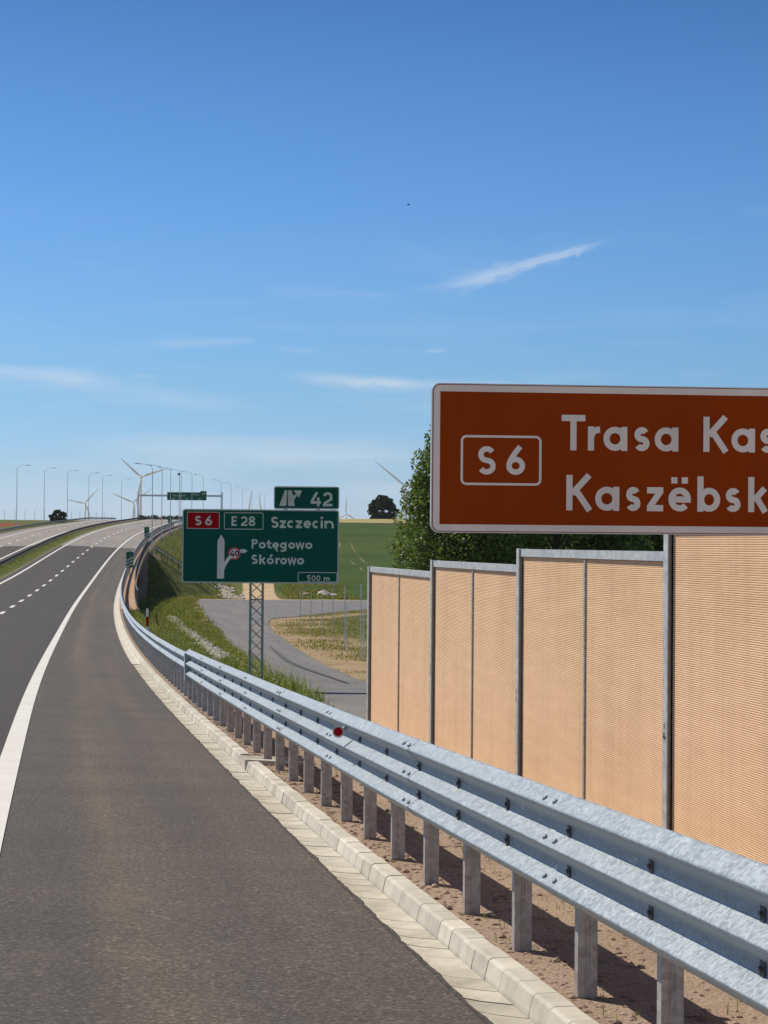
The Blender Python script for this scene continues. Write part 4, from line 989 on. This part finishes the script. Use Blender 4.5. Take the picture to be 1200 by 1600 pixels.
# ------------------------------------------------------------------ wind turbines
def blade_mb(L, rot):
    mb = MB(); rings = []
    for f in [0, .05, .12, .2, .35, .5, .7, .9, 1.0]:
        r = f*L; w = (.9 if f < .04 else (1.05+1.3*min(1, (f-.04)/.16) if f < .2 else 2.35*(1-f)**.8+.35))*.78; th = max(.12, .9*(1-f)*(1 if f < .1 else .55)); tw = R(18*(1-f))
        ring = []
        for k in range(8):
            a = 2*math.pi*k/8; px, py = math.cos(a)*w-(w*.35 if f > .1 else 0), math.sin(a)*th
            ring.append((px*math.cos(tw)-py*math.sin(tw), px*math.sin(tw)+py*math.cos(tw), r))
        c, s_ = math.cos(rot), math.sin(rot)      # rotate about Y
        rings.append([(x*c+z*s_, y, -x*s_+z*c) for x, y, z in ring])
    mb.sweep(rings); return mb
def turbine(label, D, px, hz, ang, L, face=0.0):
    u0 = (px-600)/3200; x = LAT+D*(math.sin(YAW)+u0*math.cos(YAW)); y = D*(math.cos(YAW)-u0*math.sin(YAW))
    t_ = thing('wind_turbine', label, 'wind turbine', (x, y, 0), 'wind turbines on the horizon', local=True); t_.rotation_euler = (0, 0, -YAW-u0+face)
    MB().tube([(0, 2.5, -5), (0, 2.5, hz*.5), (0, 2.5, hz-1.5)], [2.3, 1.9, 1.3], 14).build('tower', M_turb, t_, smooth=True)
    MB().sweep([[(-1.7, y_, hz-1.7*f), (1.7, y_, hz-1.7*f), (1.9, y_, hz+.6*f), (1.2, y_, hz+2.2*f), (-1.2, y_, hz+2.2*f), (-1.9, y_, hz+.6*f)] for y_, f in ((-1.4, .7), (0, 1), (6, 1), (8.5, .8))]).build('nacelle', M_turb, t_)
    h = MB().tube([(0, -1.2, hz), (0, -2.6, hz), (0, -4.0, hz), (0, -4.6, hz)], [1.7, 1.8, 1.2, .3], 12).build('hub', M_turb, t_, smooth=True)
    for k in range(3):
        b = blade_mb(L, R(90-ang-120*k)); b.v = [(a, y_-2.6, c+hz) for a, y_, c in b.v]; b.build('blade', M_turb, t_, smooth=True)
    return t_
turbine('largest white wind turbine, its tower beside the first right hand street lamp', 3000, 220, 97, 139, 43, R(12))
turbine('far wind turbine left of the tall pair, between two left hand lamps', 4500, 133, 86, 169, 43)
turbine('far wind turbine just left of the largest turbine, blades spread low', 4000, 208, 79.5, 157, 46)
turbine('wind turbine whose one blade shows left of the big broadleaf tree', 3300, 634, 95, 141, 66)
turbine('distant wind turbine hidden by the green sign, left one of two upright blades', 4500, 388.5, 68, 82, 52)
turbine('distant wind turbine hidden by the green sign, right one of two upright blades', 4500, 409, 61, 97, 50)
turbine('tiny distant wind turbine on the hill crest right of the green sign', 5200, 541, 77, 90, 44)

# ------------------------------------------------------------------ trees and shrubs
def leaf_cloud(mb, rnd, clusters, n_per, size, squash=.8):
    for c, r in clusters:
        for _ in range(n_per):
            while True:
                d = Vector((rnd.uniform(-1, 1), rnd.uniform(-1, 1), rnd.uniform(-1, 1)))
                if .15 < d.length < 1: break
            d = d*(d.length**-.35) if d.length > 0 else d
            p = c+Vector((d.x*r, d.y*r, d.z*r*squash)); sz = size*rnd.uniform(.6, 1.35)
            a = Vector((rnd.gauss(0, 1), rnd.gauss(0, 1), rnd.gauss(0, .7))).normalized(); b = a.cross(Vector((rnd.gauss(0, 1), rnd.gauss(0, 1), rnd.gauss(0, 1)))).normalized()
            mb.add([p-a*sz, p+b*sz*.5-a*.1*sz, p+a*sz, p-b*sz*.5+a*.1*sz], [(0, 1, 2, 3)])
def tree(label, base, h, rad, seed, leaf, size, ncl, n_per, low=.12, cat='tree', name='tree', group=None, crown=None):
    rnd = random.Random(seed); base = Vector(base)
    t_ = thing(name, label, cat, base, group)
    tr = MB(); tr.tube([base-Vector((0, 0, .3)), base+Vector((.05*rad, 0, h*.3)), base+Vector((-.04*rad, .05*rad, h*.62)), base+Vector((0, 0, h*.9))], [h*.026, h*.021, h*.013, h*.004], 9); trunk = tr.build('trunk', M_bark, t_)
    cls = []
    lb = MB()
    for i in range(ncl):
        f = rnd.random(); z = h*(low+(1-low)*f); prof = (math.sin(math.pi*min(1, (f*.86+.14)))**.62) if crown is None else crown(f)
        a = rnd.uniform(0, 2*math.pi); rr_ = rad*prof*math.sqrt(rnd.uniform(.18, 1))
        c = base+Vector((math.cos(a)*rr_, math.sin(a)*rr_, z)); r = rad*rnd.uniform(.17, .34)*(1.15-.5*f)
        cls.append((c, r))
        if i % 3 == 0: lb.tube([base+Vector((0, 0, z*.62)), (base+Vector((0, 0, z*.8))).lerp(c, .5), c], [h*.008, h*.005, h*.002], 5)
    lb.build('limbs', M_bark, t_)
    mb = MB(); leaf_cloud(mb, rnd, cls, n_per, size); mb.build('crown', leaf, t_)
    return t_
def at_px(px, D): 
    u0 = (px-600)/3200; return LAT+D*(math.sin(YAW)+u0*math.cos(YAW)), D*(math.cos(YAW)-u0*math.sin(YAW))
x, y = at_px(742, 110); tree('big broadleaf tree rising left of the brown sign above the noise wall', (x, y, -3.4), 13.2, 4.5, 11, M_leaf, .105, 230, 520, .03, group='broadleaf trees behind the noise wall', crown=lambda f: (1-f)**.52*(.86 if f < .12 else 1.05))
x, y = at_px(868, 116); tree('shaded broadleaf tree showing only under the bottom edge of the brown sign', (x, y, -3.4), 11.5, 4.8, 12, M_leaf, .17, 170, 260, .03, group='broadleaf trees behind the noise wall')
x, y = at_px(1010, 122); tree('dark broadleaf tree behind the brown sign and tall noise wall post', (x, y, -3.4), 11, 4.8, 13, M_leaf, .17, 150, 240, .03, group='broadleaf trees behind the noise wall')
x, y = at_px(598, 640); tree('small round dark tree standing on the field crest beside the broadleaf tree', (x, y, 8.6), 8.4, 4.2, 21, M_leafdark, .4, 90, 170, .0)
x, y = at_px(91, 470); tree('low dark bush behind the left carriageway guardrail', (x, y, 5.9), 3.0, 2.0, 22, M_leafdark, .22, 40, 90, .1, cat='bush', name='bush')
# hedge pieces along the crest above the road
for i, (px, D, w) in enumerate(((238, 640, 8), (262, 640, 9), (284, 640, 7))):
    x, y = at_px(px, D); t_ = thing('bush', ['low green bush at the road crest left of the lamp poles', 'low green bush at the road crest between lamp poles', 'low green bush at the road crest touching the green sign'][i], 'bush', (x, y, 8.2), 'bushes on the road crest')
    rnd = random.Random(40+i); mb = MB(); leaf_cloud(mb, rnd, [(Vector((x+rnd.uniform(-w, w)*.6, y+rnd.uniform(-2, 2), 8.6+rnd.uniform(0, .7))), 1.3) for _ in range(16)], 70, .35); mb.build('crown', M_leafdark, t_)

# ------------------------------------------------------------------ grass, weeds, stones
def blades(mb, rnd, s, o, n, h, w, spread, zf=None):
    for _ in range(n):
        p = G(s+rnd.gauss(0, spread), o+rnd.gauss(0, spread)) if zf is None else zf(s+rnd.gauss(0, spread), o+rnd.gauss(0, spread))
        a = rnd.uniform(0, 2*math.pi); hh = h*rnd.uniform(.4, 1.3); l = rnd.uniform(.1, .6)*hh
        d = Vector((math.cos(a), math.sin(a), 0)); sd = Vector((-d.y, d.x, 0))*w*rnd.uniform(.6, 1.3); m_ = p+d*l*.35+Vector((0, 0, hh*.6))
        mb.add([p-sd-Vector((0, 0, .03)), p+sd-Vector((0, 0, .03)), m_+sd*.7, m_-sd*.7, p+d*l+Vector((0, 0, hh))], [(0, 1, 2, 3), (3, 2, 4)])
rnd = random.Random(5); mb, mbd, mbf = MB(), MB(), MB()
SL = lambda s: lerp_tab([a for a, b in SRV_L], [b for a, b in SRV_L], s)
n = 0
while n < 5200:
    s = 36+(rnd.random()**.8)*100; o = rnd.uniform(3.7, SL(s)-.1)
    if s < 46 and o < 3.9: continue
    dens = noise.noise(Vector((s*.25, o*.6, 0)))
    if dens < -.25 and rnd.random() < .7: continue
    if abs(o-6.85) < .42 and 84 < s and rnd.random() < .92: continue
    if noise.noise(Vector((s*.4, o*1.5, 11))) > .32: continue
    sc = 1+max(0, s-60)/110
    if rnd.random() < .2+max(0, -dens): blades(mbd, rnd, s, o, 7, .16*sc, .010*sc, .10*sc)
    else: blades(mb, rnd, s, o, 9, (.17+.16*max(0, dens))*sc, .011*sc, .10*sc)
    if rnd.random() < .07:
        p = G(s, o, .2*sc+.1)
        for _ in range(4):
            c = p+Vector((rnd.gauss(0, .12), rnd.gauss(0, .12), rnd.gauss(0, .06))); mbf.add([c+Vector((-.03, 0, 0)), c+Vector((0, -.02, .02)), c+Vector((.03, 0, .01)), c+Vector((0, .02, .03))], [(0, 1, 2, 3)])
    n += 1
for _ in range(1500):                                     # far bridge cone and slope beyond it
    s = rnd.uniform(262, 420); o = rnd.uniform(4.6, 16)
    if ground_z(s, o) > zr(s)-.2: continue
    
    if s < 283 and o < 9 and rnd.random() < .7: continue
    blades(mb if rnd.random() < .6 else mbd, rnd, s, o, 9, .3, .035, .35)
for _ in range(420):                                      # taller weeds at the foot of the sign mast
    s = rnd.uniform(41, 82); o = rnd.uniform(4.6, SL(s)+.1)
    if noise.noise(Vector((s*.3, o*.8, 21))) < -.02: continue
    blades(mb, rnd, s, o, 16, rnd.uniform(.32, .6), .014, .14)
    if rnd.random() < .25:
        for q in range(5):
            c = G(s, o, rnd.uniform(.35, .6))+Vector((rnd.gauss(0, .15), rnd.gauss(0, .15), 0)); mbf.add([c+Vector((-.035, 0, 0)), c+Vector((0, -.03, .02)), c+Vector((.035, 0, .01)), c+Vector((0, .03, .03))], [(0, 1, 2, 3)])
for _ in range(2200):                                     # verge of the service road by the bridge
    s = rnd.uniform(118, 262); o = rnd.uniform(4.2, SL(s)-.2)
    if noise.noise(Vector((s*.1, o*.5, 2))) < -.22: continue
    blades(mb if rnd.random() < .65 else mbd, rnd, s, o, 8, .24, .03, .25)
for _ in range(900):                                      # scrub bank beyond the junction
    s = rnd.uniform(262, 330); o = 22.5+(s-262)*.03+rnd.random()*9
    if noise.noise(Vector((s*.1, o*.3, 8))) < -.1: continue
    blades(mbd if rnd.random() < .55 else mb, rnd, s, o, 9, .45, .05, .5)
for _ in range(1300):                                     # median
    s = rnd.uniform(120, 330); o = rnd.uniform(-9.9, -8.3)
    blades(mb if rnd.random() < .8 else mbd, rnd, s, o, 5, .14, .02, .25, lambda a, b: PR(a, b, -.08))
for _ in range(2600):                                      # rough island beside the service road
    s = rnd.uniform(62, 190); r_ = lerp_tab([a for a, b in SRV_R], [b for a, b in SRV_R], s); o = r_+.8+abs(rnd.gauss(0, 4))
    if noise.noise(Vector((s*.12, o*.3, 4))) < -.05+rnd.gauss(0, .12): continue
    blades(mb if rnd.random() < .36 else mbd, rnd, s, o, 11, .12, .020, .6)
for _ in range(160):                                      # weeds under the noise wall and at the posts
    s = rnd.uniform(5, 30); o = rnd.uniform(3.0, 4.1); blades(mb, rnd, s, o, 4, .05, .003, .03)
tag(mb.build('grass', M_grass), 'green roadside grass and weeds on the banks and median', 'grass', kind='stuff')
tag(mbd.build('dry_grass', M_dry), 'dry straw coloured grass among the green on the banks', 'grass', kind='stuff')
tag(mbf.build('flowers', M_flower), 'pale yellow wild flowers in the roadside grass', 'flowers', kind='stuff')
def rock(mb, rnd, p, r, flat=.6):
    vs = []; seeds = [(-1, 0, 0), (1, 0, 0), (0, -1, 0), (0, 1, 0), (0, 0, -1), (0, 0, 1), (.6, .6, .5), (-.6, .6, .5), (.6, -.6, .5), (-.6, -.6, .5)]
    bm = bmesh.new()
    for a in seeds: bm.verts.new(Vector(p)+Vector((a[0]*r*rnd.uniform(.6, 1.2), a[1]*r*rnd.uniform(.6, 1.2), a[2]*r*flat*rnd.uniform(.6, 1.2))))
    h = bmesh.ops.convex_hull(bm, input=bm.verts); bm.verts.index_update()
    mb.add([v.co.copy() for v in bm.verts], [tuple(v.index for v in f.verts) for f in bm.faces]); bm.free()
mb = MB(); rnd = random.Random(9)
for _ in range(4600):
    s = 5.5+rnd.random()**1.3*34; o = 2.90+abs(rnd.gauss(0, .5)); 
    if o > 4.15: continue
    rock(mb, rnd, G(s, o, .0), rnd.choice((.006, .008, .011, .014, .020))*(1+(s-5)*.02)*rnd.uniform(.7, 1.3))
for _ in range(150): rock(mb, rnd, G(5.5+rnd.random()*20, 2.93+abs(rnd.gauss(0, .5)), .004), rnd.uniform(.014, .030), .8)
tag(mb.build('gravel', M_stone), 'reddish loose gravel stones behind the kerb', 'gravel', kind='stuff')
mb = MB()
for _ in range(1100):
    f = rnd.random(); s = 82+f*74; o = 6.85-.1*f+rnd.gauss(0, .2); rock(mb, rnd, G(s, o, .05), rnd.uniform(.07, .19), .75)
tag(mb.build('drain_stones', M_palestone), 'pale stones lining a drain down the grass bank', 'stones', kind='stuff')
mb = MB()
for _ in range(260):
    f = rnd.random(); s = 262+f*60; o = 15.5-f*1.2+rnd.gauss(0, .55); rock(mb, rnd, G(s, o, .05), rnd.uniform(.2, .5), .5)
tag(mb.build('ditch_stones', M_palestone), 'pale stone lined ditch at the foot of the far bank', 'stones', kind='stuff')
for i, (s, o, r) in enumerate(((282, 28.1, 1.25), (279.5, 25.6, .7))):
    mb = MB(); c = G(s, o, .3)
    for _ in range(1 if i else 2): rock(mb, random.Random(60+i+_), c+Vector((_*1.3, 0, -.2*_)), r*(1-.3*_), .8)
    tag(mb.build('boulder', M_palestone if i == 0 else M_stone), ['large pale boulder beside the far service road', 'smaller darker boulder left of the pale one by the far service road'][i], 'rock')

# ------------------------------------------------------------------ stair railings on the far bank
for i, (s0, o0, s1, o1) in enumerate(((284.2, 5.0, 284.2, 11.2), (289, 5.0, 289, 13.4))):
    t_ = thing('stair_railing', ['lower steel stair railing running down the far grass bank', 'upper dark stair railing running down the far grass bank'][i], 'railing', G(s0, o0), 'stair railings on the far bank')
    pts = [(s0+(s1-s0)*f, o0+(o1-o0)*f) for f in frange(0, 1, .125)]
    for (s, o) in pts: MB().tube([G(s, o, -.2), G(s, o, 1.1)], .05, 6).build('post', M_darksteel, t_)
    for nm, z in (('handrail', 1.1), ('rail', .6)):
        MB().tube([G(s, o, z) for s, o in pts], .06 if nm == 'handrail' else .04, 6).build(nm, M_wpost if i == 0 and nm == 'handrail' else M_darksteel, t_)
# wire mesh fences on the rough island
for i, pts in enumerate(([(127, 14.0, 2.6), (111, 14.3, 2.95), (98, 13.4, 3.0), (86.4, 12.7, 3.15), (78, 12.4, 3.1)], [(114.1, 13.4, 2.5), (110, 13.6, 2.4), (93.5, 12.95, 2.2), (84, 12.5, 2.2)])):
    t_ = thing('wire_fence', ['taller wire fence on thin posts across the dry island', 'lower wire fence on thin posts in front of the taller one'][i], 'fence', G(pts[0][0], pts[0][1]), 'wire fences')
    for s, o, h in pts: MB().tube([G(s, o, -.3), G(s, o, h)], .022, 6).build('post', M_lamp, t_)
    mb = MB()
    for a, b in zip(pts, pts[1:]):
        for z in (.1, .5, .9, 1.3, 1.7, 2.1): mb.tube([G(a[0], a[1], z), G(b[0], b[1], z)], .002, 3)
    mb.build('wires', M_wpost, t_)
t_ = thing('wire_fence', 'far thin post fence beyond the poppy strip on the left', 'fence', P(470, -40, -.3), 'wire fences')
fp = [(440+i*9, -46+i*1.1) for i in range(18)]
for s, o in fp: MB().tube([G(s, o, -.3), G(s, o, 2.5)], .05, 5).build('post', M_lamp, t_)
mb = MB()
for a, b in zip(fp, fp[1:]):
    for z in (.6, 1.2, 1.8, 2.4): mb.tube([G(a[0], a[1], z), G(b[0], b[1], z)], .008, 3)
mb.build('wires', M_lamp, t_)

# ------------------------------------------------------------------ bird
c = Vector((27.5, 147.2, 26.7)); b_ = thing('bird', 'tiny dark bird flying high in the blue sky', 'bird', c)
MB().tube([c+Vector((-.10, 0, -.005)), c+Vector((-.05, 0, 0)), c+Vector((.02, 0, .012)), c+Vector((.075, 0, .02)), c+Vector((.10, 0, .02)), c+Vector((.125, 0, .016))], [.012, .03, .042, .026, .024, .004], 8).build('body', M_black, b_, smooth=True)
for sg in (-1, 1): MB().add([c+Vector((-.03, 0, .02)), c+Vector((.05, 0, .02)), c+Vector((.03, sg*.15, .065)), c+Vector((-.03, sg*.28, .05)), c+Vector((-.04, sg*.14, .055))], [(0, 1, 2, 3, 4)]).build('wing', M_black, b_)


# ------------------------------------------------------------------ summer haze between the near things and the horizon
mh = bpy.data.materials.new('haze'); mh.use_nodes = True; nt = mh.node_tree; nt.nodes.clear()
ho = nt.nodes.new('ShaderNodeOutputMaterial'); hv = nt.nodes.new('ShaderNodeVolumePrincipled')
hv.inputs['Color'].default_value = (.80, .88, .97, 1); hv.inputs['Density'].default_value = 0.000045; hv.inputs['Anisotropy'].default_value = 0.2
nt.links.new(hv.outputs[0], ho.inputs['Volume'])
hz = MB().abox(-4500, 6500, -2500, 10000, -60, 175).build('haze', mh); hz['kind'] = 'stuff'
